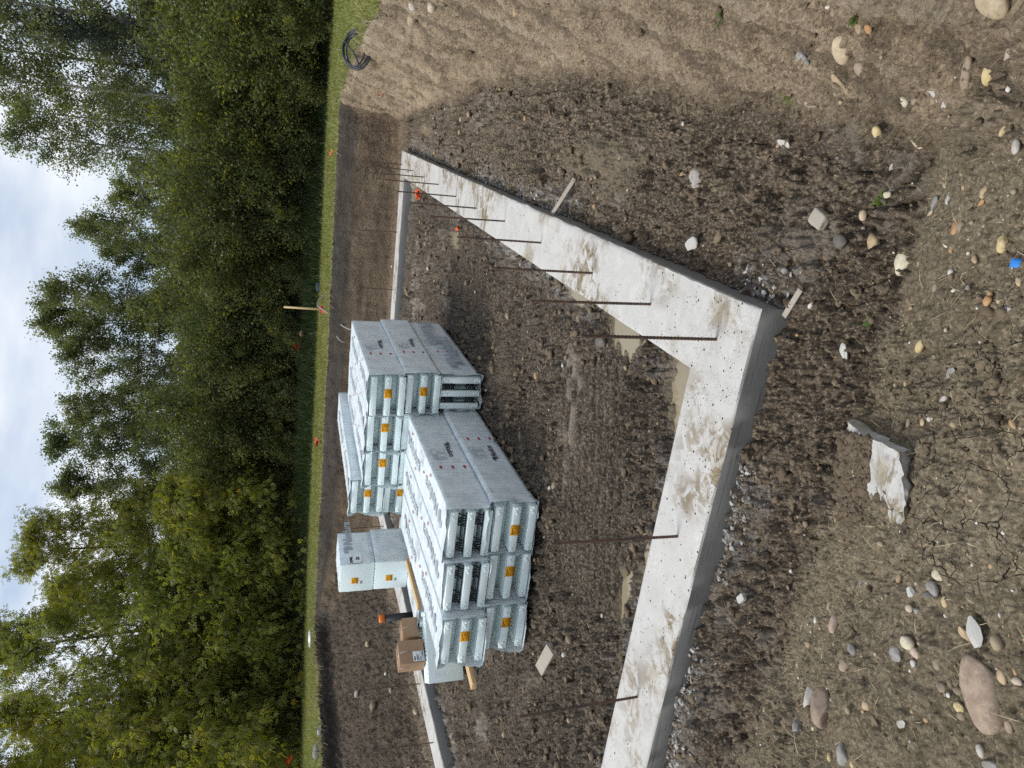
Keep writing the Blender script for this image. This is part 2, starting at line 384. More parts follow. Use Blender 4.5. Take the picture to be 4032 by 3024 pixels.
def mat_leaf(name, a, b, trans, tr_fac=.42, yellow=None, yfac=.04):
    t = NT(name); ti = t.attr('tint')
    c = t.mix(ti, a, b)
    if yellow is not None: c = t.mix(t.mr(ti, 1-yfac, 1-yfac+.01), c, yellow)
    orn = t.objrand(); c = t.mix(1.0, c, t.ramp(orn, [(0, (.80, .86, .92)), (.35, (1.05, 1.0, .95)), (.7, (.86, .84, .80)), (1, (1.2, 1.14, .95))]), 'MULTIPLY')
    d = t.n('ShaderNodeBsdfPrincipled'); t.l(c, d.inputs['Base Color']); d.inputs['Roughness'].default_value = .5; d.inputs['Specular IOR Level'].default_value = .35
    tr = t.n('ShaderNodeBsdfTranslucent'); t.l(t.mix(1.0, c, trans, 'MULTIPLY'), tr.inputs['Color'])
    mx = t.n('ShaderNodeMixShader'); mx.inputs[0].default_value = tr_fac
    t.l(d.outputs[0], mx.inputs[1]); t.l(tr.outputs[0], mx.inputs[2]); t.l(mx.outputs[0], t.out.inputs['Surface']); return t.m
def mat_bark(name, a, b):
    t = NT(name); co = t.objco(); n = t.noise(9, 6, .65, co=co, sc3=(1, 1, .35))
    t.bsdf(t.mix(n, a, b), .9, .15, t.bump(n, .6, .02)); return t.m
def mat_concrete(name, light, dark, stains=True):
    t = NT(name); p = t.pos()
    c = t.mix(t.noise(1.6, 6, .6), light, dark); c = t.mix(1.0, c, t.ramp(t.noise(5.5, 6, .7, dist=.8), [(.3, .84), (.7, 1.06)]), 'MULTIPLY')
    c = t.mix(t.mr(t.noise(7, 7, .7, dist=1.2), .50, .62, 0, .5), c, tuple(v*.86 for v in light))
    tr = t.noise(4, 4, .6, sc3=(1, 3.2, 1), dist=2.2)
    c = t.mix(t.mr(tr, .488, .5, 0, .22), c, tuple(v*.8 for v in light))
    h = t.noise(30, 6, .7)
    if stains:
        st = t.math('MULTIPLY', t.mr(t.noise(1.15, 2), .44, .60), t.mr(t.noise(9, 7, .75, dist=.7), .44, .58))
        c = t.mix(st, c, (.20, .150, .085))
        st2 = t.mr(t.noise(2.3, 5, .7), .54, .68, 0, .6)
        c = t.mix(st2, c, (.36, .315, .225))
        v = t.n('ShaderNodeTexVoronoi'); v.inputs['Scale'].default_value = 34; t.l(p, v.inputs['Vector'])
        sz = t.mr(v.outputs['Color'], .35, 1.0, .0, .30, False)
        sp = t.math('LESS_THAN', v.outputs['Distance'], sz)
        dn = t.n('ShaderNodeVectorMath', operation='DISTANCE'); t.l(p, dn.inputs[0]); dn.inputs[1].default_value = (.10, 3.05, .16)
        near = t.mr(dn.outputs['Value'], 1.5, .2)
        sp = t.math('MULTIPLY', sp, t.math('MAXIMUM', near, t.mr(t.noise(1.9, 3), .36, .55)))
        v3 = t.vor(140); c = t.mix(t.math('MULTIPLY', t.mr(v3, .36, .22), t.math('MULTIPLY', near, t.mr(t.noise(12, 4), .4, .6))), c, (.17, .145, .11))
        c = t.mix(sp, c, (.055, .043, .032)); h = t.math('ADD', h, t.math('MULTIPLY', sp, 1.2))
        v2 = t.vor(85); sp2 = t.math('MULTIPLY', t.mr(v2, .22, .12), t.mr(t.noise(5, 3), .5, .62, 0, .7))
        c = t.mix(sp2, c, (.10, .085, .065))
    t.bsdf(c, .85, .25, t.bump(h, .35, .012)); return t.m
def mat_formed():
    t = NT('formed_concrete')
    c = t.mix(t.noise(2.4, 6, .62), (.170, .169, .163), (.250, .247, .238))
    c = t.mix(t.mr(t.noise(5, 3, .5, sc3=(.5, .5, 14)), .55, .68, 0, .45), c, (.080, .079, .076))
    c = t.mix(t.mr(t.noise(2.2, 4, .7, dist=.5), .63, .74, 0, .8), c, (.095, .070, .040))
    c = t.mix(t.mr(t.noise(3.0, 5, .7), .60, .68, 0, .6), c, (.055, .054, .052))
    t.bsdf(c, .75, .3, t.bump(t.noise(40, 5, .6, sc3=(.4, .4, 3)), .35, .006)); return t.m
def mat_foam():
    t = NT('foam'); co = t.objco()
    c = t.mix(t.noise(5, 4, co=co), (.80, .925, .915), (.86, .955, .945))
    t.bsdf(c, .75, .3, t.bump(t.noise(180, 3, co=co), .25, .003)); return t.m
def mat_wrap():
    t = NT('plastic_film'); co = t.objco()
    rip = t.noise(16, 4, .6, co=co, sc3=(.25, 1.6, .25), dist=.6)
    sm = t.noise(5, 3, co=co, sc3=(2, 1, 3))
    c = t.mix(sm, (.84, .935, .965), (.90, .965, .985))
    c = t.mix(t.mr(rip, .55, .7, 0, .45), c, (.93, .95, .96))
    gr = t.noise(1.0, 3, .6, co=co, sc3=(.6, 26, .6)); c = t.mix(1.0, c, t.ramp(gr, [(.3, .84), (.7, 1.03)]), 'MULTIPLY')
    g2 = t.noise(1.0, 1, .5, co=co, sc3=(9, 5.5, 9)); c = t.mix(1.0, c, t.ramp(g2, [(.36, (.86, .88, .90)), (.56, 1.0)]), 'MULTIPLY')
    p = t.bsdf(c, .32, .5, t.bump(t.math('ADD', rip, gr), .6, .03))
    tr = t.n('ShaderNodeBsdfTransparent'); mx = t.n('ShaderNodeMixShader'); t.l(t.mr(t.noise(9, 3, co=co), .35, .65, .03, .10), mx.inputs[0])
    t.l(p.outputs[0], mx.inputs[1]); t.l(tr.outputs[0], mx.inputs[2]); t.l(mx.outputs[0], t.out.inputs['Surface']); return t.m
def mat_wood(name, a, b):
    t = NT(name); co = t.objco()
    g = t.noise(7, 5, .6, co=co, sc3=(6, .6, 6), dist=.4)
    t.bsdf(t.mix(g, a, b), .8, .2, t.bump(g, .3, .004)); return t.m
def mat_stone(name, a, b, speck):
    t = NT(name); co = t.objco()
    q = t.n('ShaderNodeVectorMath', operation='ADD'); t.l(co, q.inputs[0])
    cm = t.n('ShaderNodeCombineXYZ'); r = t.objrand()
    for i in range(3): t.l(t.math('MULTIPLY', r, 37.0+i*11), cm.inputs[i])
    t.l(cm.outputs[0], q.inputs[1]); v = q.outputs[0]
    c = t.mix(t.mr(t.noise(26, 5, .65, co=v), .3, .7), a, b)
    c = t.mix(t.mr(t.noise(120, 4, .7, co=v), .56, .70, 0, .7), c, speck)
    c = t.mix(t.mr(t.noise(18, 6, .75, co=v), .50, .66, 0, .6), c, (.155, .125, .09))
    c = t.mix(1.0, c, t.ramp(r, [(0, .85), (1, 1.12)]), 'MULTIPLY')
    t.bsdf(c, .8, .25, t.bump(t.noise(90, 5, .7, co=v), .3, .006)); return t.m
def mat_water():
    t = NT('muddy_water')
    c = t.mix(t.noise(3, 3), (.23, .19, .12), (.31, .265, .175))
    t.bsdf(c, .06, .5, t.bump(t.noise(14, 2), .05, .01)); return t.m
def mat_rust():
    t = NT('rusty_steel'); c = t.mix(t.mr(t.noise(22, 5, .7), .4, .62), (.060, .050, .045), (.150, .082, .050))
    t.bsdf(c, .65, .35, t.bump(t.noise(200, 3), .3, .002)); return t.m
M = dict(soil=mat_ground(), lawn=mat_lawn(), concrete=mat_concrete('dry_concrete', (.60, .592, .57), (.47, .46, .435)),
         formed=mat_formed(), foam=mat_foam(), wrap=mat_wrap(), water=mat_water(),
         rebar=mat_rust(),
         web=simple('black_plastic', (.012, .013, .016), .45, .4), ink=simple('grey_ink', (.36, .40, .44), .7, .2),
         black=simple('black_ink', (.03, .035, .045), .6, .2), red=simple('red_ink', (.45, .05, .07), .6, .2),
         tagm=simple('orange_yellow_paper', (.76, .35, .015), .6, .2), tagd=simple('tag_print', (.22, .12, .02), .7, .1),
         paper=simple('white_paper', (.78, .79, .82), .7, .2, .04), card=simple('cardboard', (.36, .235, .15), .85, .1, .10, 8),
         tape=simple('packing_tape', (.42, .30, .21), .3, .4), lumber=mat_wood('fresh_lumber', (.50, .33, .16), (.66, .47, .26)),
         oldwood=mat_wood('weathered_wood', (.26, .225, .18), (.47, .43, .37)), lath=mat_wood('lath_wood', (.62, .45, .22), (.74, .56, .31)),
         abs=simple('black_pipe_plastic', (.018, .020, .026), .45, .4), cap=simple('orange_cap', (.78, .20, .035), .5, .4),
         hose=simple('dark_hose_plastic', (.030, .035, .042), .4, .5), cable=simple('pale_grey_cable', (.36, .35, .34), .5, .4),
         flag=simple('orange_flagging', (.85, .15, .045), .6, .3), redflag=simple('red_flagging', (.58, .03, .03), .6, .3),
         postm=simple('dark_brown_post', (.040, .032, .028), .7, .2), pinkcap=simple('weathered_pink_plastic', (.36, .20, .16), .7, .2, .3, 40),
         bag=simple('white_film', (.60, .66, .74), .4, .4), blue=simple('blue_plastic', (.015, .20, .62), .4, .5),
         clod=None)
def mat_clod():
    t = NT('clod_soil'); ti = t.attr('tint')
    c = t.mix(t.noise(40, 5, .65), (.115, .088, .060), (.300, .232, .160))
    c = t.mix(1.0, c, t.ramp(ti, [(0, .62), (1, 1.05)]), 'MULTIPLY')
    t.bsdf(c, .95, .15, t.bump(t.noise(110, 5, .7), .7, .01)); return t.m
M['clod'] = mat_clod()
# ================================================================ GROUND
def in_foot(a, c, m=0.0):
    ou = (a > -m) & (a < FOOT_L+m) & (c > -m) & (c < FOOT_C+m)
    inn = (a > FOOT_W+m) & (a < FOOT_L-FOOT_W-m) & (c > FOOT_W+m) & (c < FOOT_C-FOOT_W-m)
    return ou & ~inn
def foot_dist(a, c):
    """signed distance-like gap to the footing ring (0 inside the concrete)"""
    ox = np.maximum(np.maximum(-a, a-FOOT_L), 0); oy = np.maximum(np.maximum(-c, c-FOOT_C), 0)
    do = np.hypot(ox, oy)
    ia = np.minimum(a-FOOT_W, FOOT_L-FOOT_W-a); ic = np.minimum(c-FOOT_W, FOOT_C-FOOT_W-c)
    di = np.maximum(np.minimum(ia, ic), 0)
    return np.where(do > 0, do, di)
def ground_full(x, y, want_attrs=True):
    a, c, tr, tl, tf, top, near, wob, wob2 = zones(x, y)
    z = macro(x, y); e = .02
    gx = (macro(x+e, y)-z)/e; gy = (macro(x, y+e)-z)/e
    L = np.sqrt(gx*gx+gy*gy+1); nx, ny, nz = -gx/L, -gy/L, 1/L
    steep = sst(.80, .45, nz)
    lawn = sst(.985, .997, top)*np.where((c < 0) & (a < 6.2+.6*wob2), 0, 1)
    wall = np.clip(np.maximum(sst(.02, .12, tf)*(tf > tr), 0), 0, 1)*(1-lawn)
    leftw = sst(.01, .10, tl)*(tl >= tf)*(1-lawn)
    bank = sst(.03, .17, tr)*(1-wall)*(1-lawn)
    nearw = sst(.005, .09, near)*(1-bank)
    floor = np.clip(1-np.maximum.reduce([wall, leftw, bank, nearw, lawn]), 0, 1)
    # puddles and smooth mud
    mud = np.zeros_like(x); dip = np.zeros_like(x)
    for (pa, pc, ha, hc, pz) in PUDDLES:
        q = np.sqrt(((a-pa)/ha)**2+((c-pc)/hc)**2) + .35*wob2 + .25*vnoise(x*7, y*7, x*0, 41)
        dip = np.maximum(dip, sst(1.15, .55, q)); mud = np.maximum(mud, sst(1.2, .75, q))
    q = np.hypot((a-2.4)/.7, (c+.45)/.22)+.4*wob2; mud = np.maximum(mud, .8*sst(1.3, .6, q))
    mud = mud*floor
    # clods, streaks, ruts
    n_big = fbm(x*2.2, y*2.2, z*2.2, 3, 3); n_clod = fbm(x*5.5, y*5.5, z*5.5, 4, 5, .55)
    n_bil = fbm(x*13, y*13, z*13, 3, 9, .55, True)-.55; n_fin = fbm(x*38, y*38, z*38, 3, 13, .6)
    n_mid = fbm(x*24, y*24, z*24, 3, 19, .6, True)-.55
    d_floor = .020*n_big + .066*n_clod - .062*n_bil*(.5+.9*np.clip(n_big+.5, 0, 1)) - .042*n_mid + .016*n_fin + .004
    holes = sst(.34, .62, fbm(x*3.6, y*3.6, z*0, 3, 31)); d_floor -= .09*holes
    rut = sst(4.25, 4.55, y)*sst(5.75, 5.45, y)*sst(-1.75, -1.45, x+.2*wob2)*sst(.40, .1, x+.2*wob2)*floor
    d_rut = .105*(np.abs(np.sin((y+.03*wob2+.05*x+.010*n_clod)*math.pi/.120))-.62)*(.6+.6*np.clip(n_big+.6, 0, 1))+.010*n_fin+.014*n_clod-.010*n_mid
    d_floor = d_floor*(1-rut) + d_rut*rut
    d_floor = d_floor*(1-.85*dip) - .034*dip
    n_str = fbm((c*.296-a*.955)*1.3, (a*.296+c*.955)*14, x*0, 5, 21, .66)
    d_bank = .070*n_big + .055*n_str - .036*n_bil - .022*n_mid + .06*fbm(a*1.7, c*3, z*3, 2, 35, .5, True) + .03*np.abs(fbm(a*1.1, c*2.6, z*2.6, 3, 33)) + .008*n_fin
    d_near = .006 + .016*n_big + .024*n_clod - .022*n_bil - .016*n_mid + .008*n_fin
    heap = sst(.1, .5, fbm(x*1.3+4, y*1.3, z*0, 3, 61))
    d_near = d_near + heap*(.030*n_clod-.036*n_bil-.026*n_mid)
    d_wall = .030*fbm(x*1.5, y*1.5, z*5, 3, 71)+.012*n_clod+.008*n_fin
    d_left = .075*n_clod-.055*n_bil-.034*n_mid+.010*n_fin+.03*n_big
    d = floor*d_floor + bank*d_bank + nearw*d_near + wall*d_wall + leftw*d_left + lawn*.02*n_big
    # keep dirt out of the concrete, and bank a little spilled concrete against it
    fd = foot_dist(a, c); inside = in_foot(a, c)
    d = np.where(inside, -.06, d)
    edge = sst(.10, .0, fd)*(~inside)
    d = d + edge*(.012-d*.4)*floor
    X, Y, Zz = x+nx*d, y+ny*d, z+nz*d
    if not want_attrs: return X, Y, Zz
    spill = sst(.38, .04, fd)*sst(-.2, .3, fbm(x*1.7, y*1.7, z*0, 3, 51))*floor
    crack = nearw*sst(.22, .05, np.hypot(x+.15, y-1.32)-.25+.15*wob2) + bank*.35*sst(.2, .4, wob)
    rel = np.where(tl > tf, tl, tf)
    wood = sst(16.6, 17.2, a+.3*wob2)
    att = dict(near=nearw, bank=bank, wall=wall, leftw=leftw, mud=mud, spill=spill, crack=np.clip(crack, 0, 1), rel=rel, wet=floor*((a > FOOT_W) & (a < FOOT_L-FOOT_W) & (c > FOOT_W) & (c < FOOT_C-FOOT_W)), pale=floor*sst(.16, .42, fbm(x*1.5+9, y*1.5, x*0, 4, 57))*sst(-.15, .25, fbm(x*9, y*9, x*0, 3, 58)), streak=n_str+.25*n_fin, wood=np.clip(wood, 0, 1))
    return X, Y, Zz, att, lawn
def surf_z(x, y):
    x = np.atleast_1d(np.asarray(x, float)); y = np.atleast_1d(np.asarray(y, float))
    return ground_full(x, y, False)[2]
def build_ground():
    az = np.concatenate([np.linspace(-180, -36, 50)[:-1], np.linspace(-36, 36, 840), np.linspace(36, 180, 50)[1:-1]])*math.pi/180
    nA = len(az); rf = np.geomspace(.25, 60, 1300)
    sx, cy = np.sin(az)[:, None], np.cos(az)[:, None]
    zf = macro((sx*rf).ravel(), (cy*rf).ravel()).reshape(nA, -1)
    dist = np.hypot(rf, EYE-zf); phi = np.arctan2(zf-EYE, rf)
    ds = np.abs(np.diff(phi, axis=1)) + .07*np.hypot(np.diff(rf), np.diff(zf, axis=1))/dist[:, 1:]
    cs = np.concatenate([np.zeros((nA, 1)), np.cumsum(ds, axis=1)], axis=1); cs /= cs[:, -1:]
    nR = 860; u = np.linspace(0, 1, nR)
    R = np.stack([np.interp(u, cs[i], rf) for i in range(nA)])
    for _ in range(2):   # ease neighbouring columns together
        R[1:-1] = .25*R[:-2]+.5*R[1:-1]+.25*R[2:]
    ro = np.geomspace(66, 900, 12)
    R = np.concatenate([R, np.repeat(ro[None], nA, 0)], axis=1); nR = R.shape[1]
    x = (sx*R).ravel(); y = (cy*R).ravel()
    X, Y, Z, att, lawn = ground_full(x, y)
    idx = np.arange(nA*nR).reshape(nA, nR); nxt = np.roll(idx, -1, axis=0)
    q = np.stack([idx[:, :-1], idx[:, 1:], nxt[:, 1:], nxt[:, :-1]], -1).reshape(-1, 4)
    V = np.stack([X, Y, Z], -1)
    isl = lawn[q].mean(1) > .5
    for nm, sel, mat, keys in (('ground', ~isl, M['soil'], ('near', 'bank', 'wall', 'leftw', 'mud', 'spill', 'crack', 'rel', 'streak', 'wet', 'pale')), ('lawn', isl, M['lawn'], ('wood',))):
        f = q[sel]
        if nm == 'ground':
            cap = idx[:, 0][::-1]
        us, inv = np.unique(f, return_inverse=True)
        o = np_obj(nm, V[us], inv.reshape(-1, 4), [mat], smooth=True, attrs={k: att[k][us] for k in keys})
        tag(o, kind='structure')
build_ground()
# puddles
for i, (pa, pc, ha, hc, pz) in enumerate(PUDDLES):
    n = 40; v = []
    for k in range(n):
        t = 2*math.pi*k/n; w = 1.12+.1*math.sin(3*t+i)
        A, C = pa+ha*w*math.cos(t), pc+hc*w*math.sin(t)
        if pc > 0: C = max(C, FOOT_W-.03) if pa > FOOT_W else C
        if pc > 0: A = max(A, FOOT_W-.03)
        v.append(ac2w(A, C, pz-.012))
    o = np_obj('puddle', v, [list(range(n))], [M['water']]); tag(o, kind='structure')
# ================================================================ FOOTING with its dowels
def build_footing():
    corners = [(0, 0), (FOOT_L, 0), (FOOT_L, FOOT_C), (0, FOOT_C)]
    # rings of vertices: outer low, outer top edge (2), inner top edge (2), inner low
    path = []
    for i in range(4):
        p, q = np.array(corners[i], float), np.array(corners[(i+1) % 4], float)
        n = int(np.linalg.norm(q-p)/.07)
        for k in range(n): path.append((p+(q-p)*k/n, i, k/n))
    path = np.array([p[0] for p in path]); N = len(path)
    lo, hi = np.array([0, 0.]), np.array([FOOT_L, FOOT_C]); mid = (lo+hi)/2
    def inset(d):
        return np.clip(path, lo+d, hi-d) if d >= 0 else path
    # scale the along-coordinate so inset corners stay matched
    def ring(d, z, jit, jz, seed):
        f = (path-lo)/(hi-lo); p = lo+d+f*(hi-lo-2*d)
        s = np.arange(N)
        w = fbm(p[:, 0]*3, p[:, 1]*3, s*0+seed, 3, seed); w2 = fbm(p[:, 0]*14, p[:, 1]*14, s*0+seed, 2, seed+5)
        dirn = np.sign(p-mid)*(np.abs(np.abs(p-mid)-(hi-lo-2*d)/2) < 1e-6)
        p = p+dirn*((.010*w+.006*w2)*jit)[:, None]
        zz = z+(.004*w+.003*w2)*jz
        return [ac2w(p[i, 0], p[i, 1], zz[i]) for i in range(N)]
    W = FOOT_W; H = FOOT_H
    rings = [ring(0, -.15, .3, 0, 1), ring(0, .05, .3, 0, 1), ring(0, H-.012, .6, 1, 2), ring(.008, H-.001, .8, 1, 3), ring(.03, H+.001, 0, 1, 4)]
    for k in range(1, 8): rings.append(ring(.03+(W-.06)*k/8, H, 0, 1.2, 4+k))
    rings += [ring(W-.03, H+.001, 0, 1, 14), ring(W-.008, H-.001, .8, 1, 15), ring(W, H-.012, .6, 1, 16), ring(W, .05, .3, 0, 17), ring(W, -.15, .3, 0, 17)]
    v = [p for r in rings for p in r]; f = []; mi = []
    nr = len(rings)
    for r in range(nr-1):
        side = r < 2 or r >= nr-3
        for i in range(N):
            j = (i+1) % N
            f.append([r*N+i, r*N+j, (r+1)*N+j, (r+1)*N+i]); mi.append(1 if side else 0)
    V = np.array(v); F = np.array(f)[:, ::-1]
    root = np_obj('concrete_footing', V, F, [M['concrete'], M['formed']], midx=mi, smooth=True)
    for p in root.data.polygons: pass
    root.data.set_sharp_from_angle(angle=math.radians(50))
    tag(root, 'long white topped concrete footing forming a rectangle in the dug out pit', 'footing')
    # ribbed dowels standing in it
    rr = random.Random(3)
    m = MB(); pts = []; rad = []
    n = 84
    for k in range(n+1):
        pts.append((0, 0, -.06+k*.84/n)); rad.append(.0096 if k % 2 else .0074)
    m.tube(pts, rad, 8); bar = np_mesh('rebar', m.v, m.f, [M['rebar']], smooth=True)
    spots = [(.28, .24), (1.02, .25), (1.93, .26), (3.09, .25), (4.24, .24), (5.41, .27), (6.52, .27), (7.68, .24), (8.86, .25), (9.98, .25), (11.22, .25)]
    spots += [(.22, 1.39), (.24, 2.57), (.24, 3.74), (.24, 4.9), (.24, 6.1), (.24, 7.3)]
    spots += [(11.28, 1.53), (11.28, 2.69), (11.28, 3.85), (11.28, 5.0), (11.28, 6.2), (11.28, 7.35)]
    spots += [(10.4, 7.66), (9.4, 7.66), (8.3, 7.66), (7.21, 7.70), (5.83, 7.68), (4.67, 7.66), (3.5, 7.66)]
    for a, c in spots:
        o = link(bpy.data.objects.new('rebar', bar), root); o.location = ac2w(a, c, FOOT_H)
        o.rotation_euler = (rr.uniform(-.025, .025), rr.uniform(-.03, .03), rr.uniform(0, 6)); o.scale = (1, 1, .985+rr.uniform(-.03, .03))
    return root
build_footing()
# ================================================================ STONES
def ico(sub):
    bm = bmesh.new(); bmesh.ops.create_icosphere(bm, subdivisions=sub, radius=1)
    v = np.array([x.co[:] for x in bm.verts]); f = np.array([[q.index for q in p.verts] for p in bm.faces]); bm.free(); return v, f
ICO4, ICO3, ICO2, ICO1 = ico(4), ico(3), ico(2), ico(1)
STONE_M = dict(buff=mat_stone('buff_stone', (.40, .315, .20), (.52, .43, .30), (.60, .54, .42)), tan=mat_stone('tan_stone', (.33, .24, .145), (.45, .345, .22), (.52, .45, .34)),
               rust=mat_stone('orange_stone', (.36, .205, .095), (.48, .30, .155), (.50, .38, .25)), pale=mat_stone('pale_stone', (.40, .365, .32), (.54, .50, .45), (.66, .63, .58)),
               grey=mat_stone('grey_stone', (.20, .19, .175), (.31, .30, .28), (.42, .41, .38)), brown=mat_stone('brown_stone', (.215, .165, .12), (.33, .265, .195), (.42, .36, .28)),
               dark=mat_stone('dark_stone', (.085, .078, .072), (.15, .14, .128), (.22, .20, .18)), pink=mat_stone('pinkish_stone', (.37, .28, .22), (.49, .39, .32), (.58, .50, .44)),
               yellow=mat_stone('yellow_stone', (.48, .375, .18), (.60, .49, .27), (.66, .58, .40)), cream=mat_stone('cream_stone', (.50, .45, .33), (.63, .57, .44), (.68, .65, .55)),
               boulder=mat_stone('brown_boulder', (.26, .19, .14), (.40, .31, .235), (.48, .40, .32)), white=mat_concrete('broken_concrete', (.58, .57, .53), (.40, .39, .36), False),
               cube=mat_concrete('dusty_concrete', (.44, .40, .34), (.33, .30, .25), False))
def stone_mesh(kind, L, W, H, seed):
    r = np.random.default_rng(seed)
    if kind == 'b':
        v = np.array([(x, y, z) for x in np.linspace(-1, 1, 9) for y in np.linspace(-1, 1, 9) for z in np.linspace(-1, 1, 9) if max(abs(x), abs(y), abs(z)) > .99])
        bm = bmesh.new(); bmesh.ops.create_cube(bm, size=2); bmesh.ops.subdivide_edges(bm, edges=bm.edges[:], cuts=7, use_grid_fill=True)
        v = np.array([q.co[:] for q in bm.verts]); f = [[q.index for q in p.verts] for p in bm.faces]; bm.free()
        v = v/np.maximum(1, (np.abs(v)**8).sum(1)[:, None]**(1/8.)/1.0)
        v = v + .05*np.stack([vnoise(*(v.T*3+seed+k*9), s=k) for k in range(3)], -1)
        return v*[L/2, W/2, H/2], np.array(f)
    v, f = (ICO4 if L > .16 else ICO3)
    v = v.copy(); n = v.copy()
    if kind == 'r': cuts, depth = 3, (.72, .95)
    elif kind == 'h': cuts, depth = 5, (.55, .9)
    elif kind == 'a': cuts, depth = 9, (.50, .75)
    else: cuts, depth = 12, (.50, .75)
    if kind in 'rh':
        ex = r.uniform(2.2, 2.6); v = v/((np.abs(v)**ex).sum(1)**(1/ex))[:, None]
    v[:, 0] *= 1+.12*r.uniform(-1, 1)*v[:, 1]; v[:, 1] *= 1+.22*r.uniform(-1, 1)*v[:, 0]
    for _ in range(cuts):
        d = r.normal(size=3); d /= np.linalg.norm(d); h = r.uniform(*depth)
        k = v@d; over = np.maximum(k-h, 0); soft = .75 if kind == 'r' else (.9 if kind == 'h' else 1.0)
        v = v-np.outer(over*soft, d)
    amp = {'r': .035, 'h': .05, 'a': .06, 's': .07}[kind]
    v = v*(1+amp*(1.6 if kind in 'sa' else 1)*fbm(v[:, 0]*2.2+seed, v[:, 1]*2.2, v[:, 2]*2.2, 3, 7)[:, None] + (.03*fbm(v[:, 0]*9+seed, v[:, 1]*9, v[:, 2]*9, 3, 8)[:, None] if kind in 'sa' else .008*fbm(v[:, 0]*9+seed, v[:, 1]*9, v[:, 2]*9, 2, 8)[:, None]))
    ext = v.max(0)-v.min(0); v = (v-(v.max(0)+v.min(0))/2)*(np.array([L, W, H])/ext)
    return v, f
KIND_CAT = {'s': 'concrete shard', 'b': 'concrete block'}
for i, (x, y, L, W, head, col, shp, lab) in enumerate(STONES):
    W = min(W, L*1.15); H = {'r': .62, 'h': .6, 'a': .6, 's': .42, 'b': .6}[shp]*min(L, W)
    v, f = stone_mesh(shp, L, W, H, i*7+3)
    zs = float(surf_z([x], [y])[0]); e = .03
    gx = float(macro(np.array([x+e]), np.array([y]))[0]-macro(np.array([x-e]), np.array([y]))[0])/(2*e); gy = float(macro(np.array([x]), np.array([y+e]))[0]-macro(np.array([x]), np.array([y-e]))[0])/(2*e)
    nrm = Vector((-gx, -gy, 1)).normalized()
    nm = {'s': 'concrete_shard', 'b': 'concrete_block'}.get(shp, 'boulder' if col == 'boulder' else ('pebble' if L < .06 else 'stone'))
    o = np_obj(nm, v, f, [STONE_M[col]], smooth=shp in 'rh')
    if shp in 'as': o.data.polygons.foreach_set('use_smooth', np.zeros(len(o.data.polygons), dtype=bool))
    o.rotation_mode = 'QUATERNION'
    o.rotation_quaternion = nrm.to_track_quat('Z', 'Y').to_matrix().to_quaternion() @ Matrix.Rotation(math.radians(head), 3, 'Z').to_quaternion()
    # the track quaternion may spin about the normal: rebuild from axes
    hx = Vector((math.cos(math.radians(head)), math.sin(math.radians(head)), 0)); ux = (hx-nrm*hx.dot(nrm)).normalized(); uy = nrm.cross(ux)
    tl = random.Random(i).uniform(-.12, .12)
    o.rotation_quaternion = (Matrix((ux, uy, nrm)).transposed() @ Matrix.Rotation(tl, 3, 'X')).to_quaternion()
    sink = {'r': .21, 'h': .08, 'a': .24, 's': .26, 'b': .28}[shp]
    o.location = Vector((x, y, zs))+nrm*(H*sink)
    tag(o, lab, {'s': 'concrete shard', 'b': 'concrete block'}.get(shp, 'stone'), 'stones and rubble on the bare soil')
# ---------------------------------------------------------------- the big slab of old concrete on the lip of the bank
def build_chunk():
    pts = [(-.133, 2.186), (-.164, 2.013), (-.175, 1.839), (-.193, 1.658), (-.291, 1.609), (-.372, 1.621), (-.480, 1.631), (-.528, 1.799), (-.581, 2.022), (-.621, 2.247), (-.623, 2.320), (-.539, 2.302), (-.459, 2.274), (-.333, 2.213), (-.227, 2.212)]
    cx = sum(p[0] for p in pts)/len(pts); cy = sum(p[1] for p in pts)/len(pts)
    bm = bmesh.new()
    fc = bm.faces.new([bm.verts.new((x, y, .072+.60*(2.43-y))) for x, y in pts]); bm.normal_update()
    if fc.normal.z < 0: fc.normal_flip()
    ex = bmesh.ops.extrude_face_region(bm, geom=[fc]); low = [g for g in ex['geom'] if isinstance(g, bmesh.types.BMVert)]
    for q in low: q.co.z -= .15; q.co.y += .06; q.co.x += (q.co.x-cx)*.04
    bmesh.ops.triangulate(bm, faces=bm.faces[:])
    for _ in range(4): bmesh.ops.subdivide_edges(bm, edges=bm.edges[:], cuts=1, use_grid_fill=True)
    for q in bm.verts:
        x, y, z = [np.array([k]) for k in q.co]
        n1 = float(fbm(x*6, y*6, z*6, 3, 3)[0]); n2 = float(fbm(x*30, y*30, z*30, 2, 4)[0]); q.co += Vector((.018*n1+.007*n2, .014*n2+.010*n1, .008*n1+.005*n2))
    bmesh.ops.recalc_face_normals(bm, faces=bm.faces[:])
    me = bpy.data.meshes.new('concrete_slab'); bm.to_mesh(me); bm.free(); me.materials.append(mat_concrete('old_slab', (.60, .595, .57), (.44, .43, .41)))
    o = link(bpy.data.objects.new('concrete_slab', me)); tag(o, 'largest broken concrete slab with soil heaped over it on the lip of the bank', 'concrete slab')
CH = build_chunk()
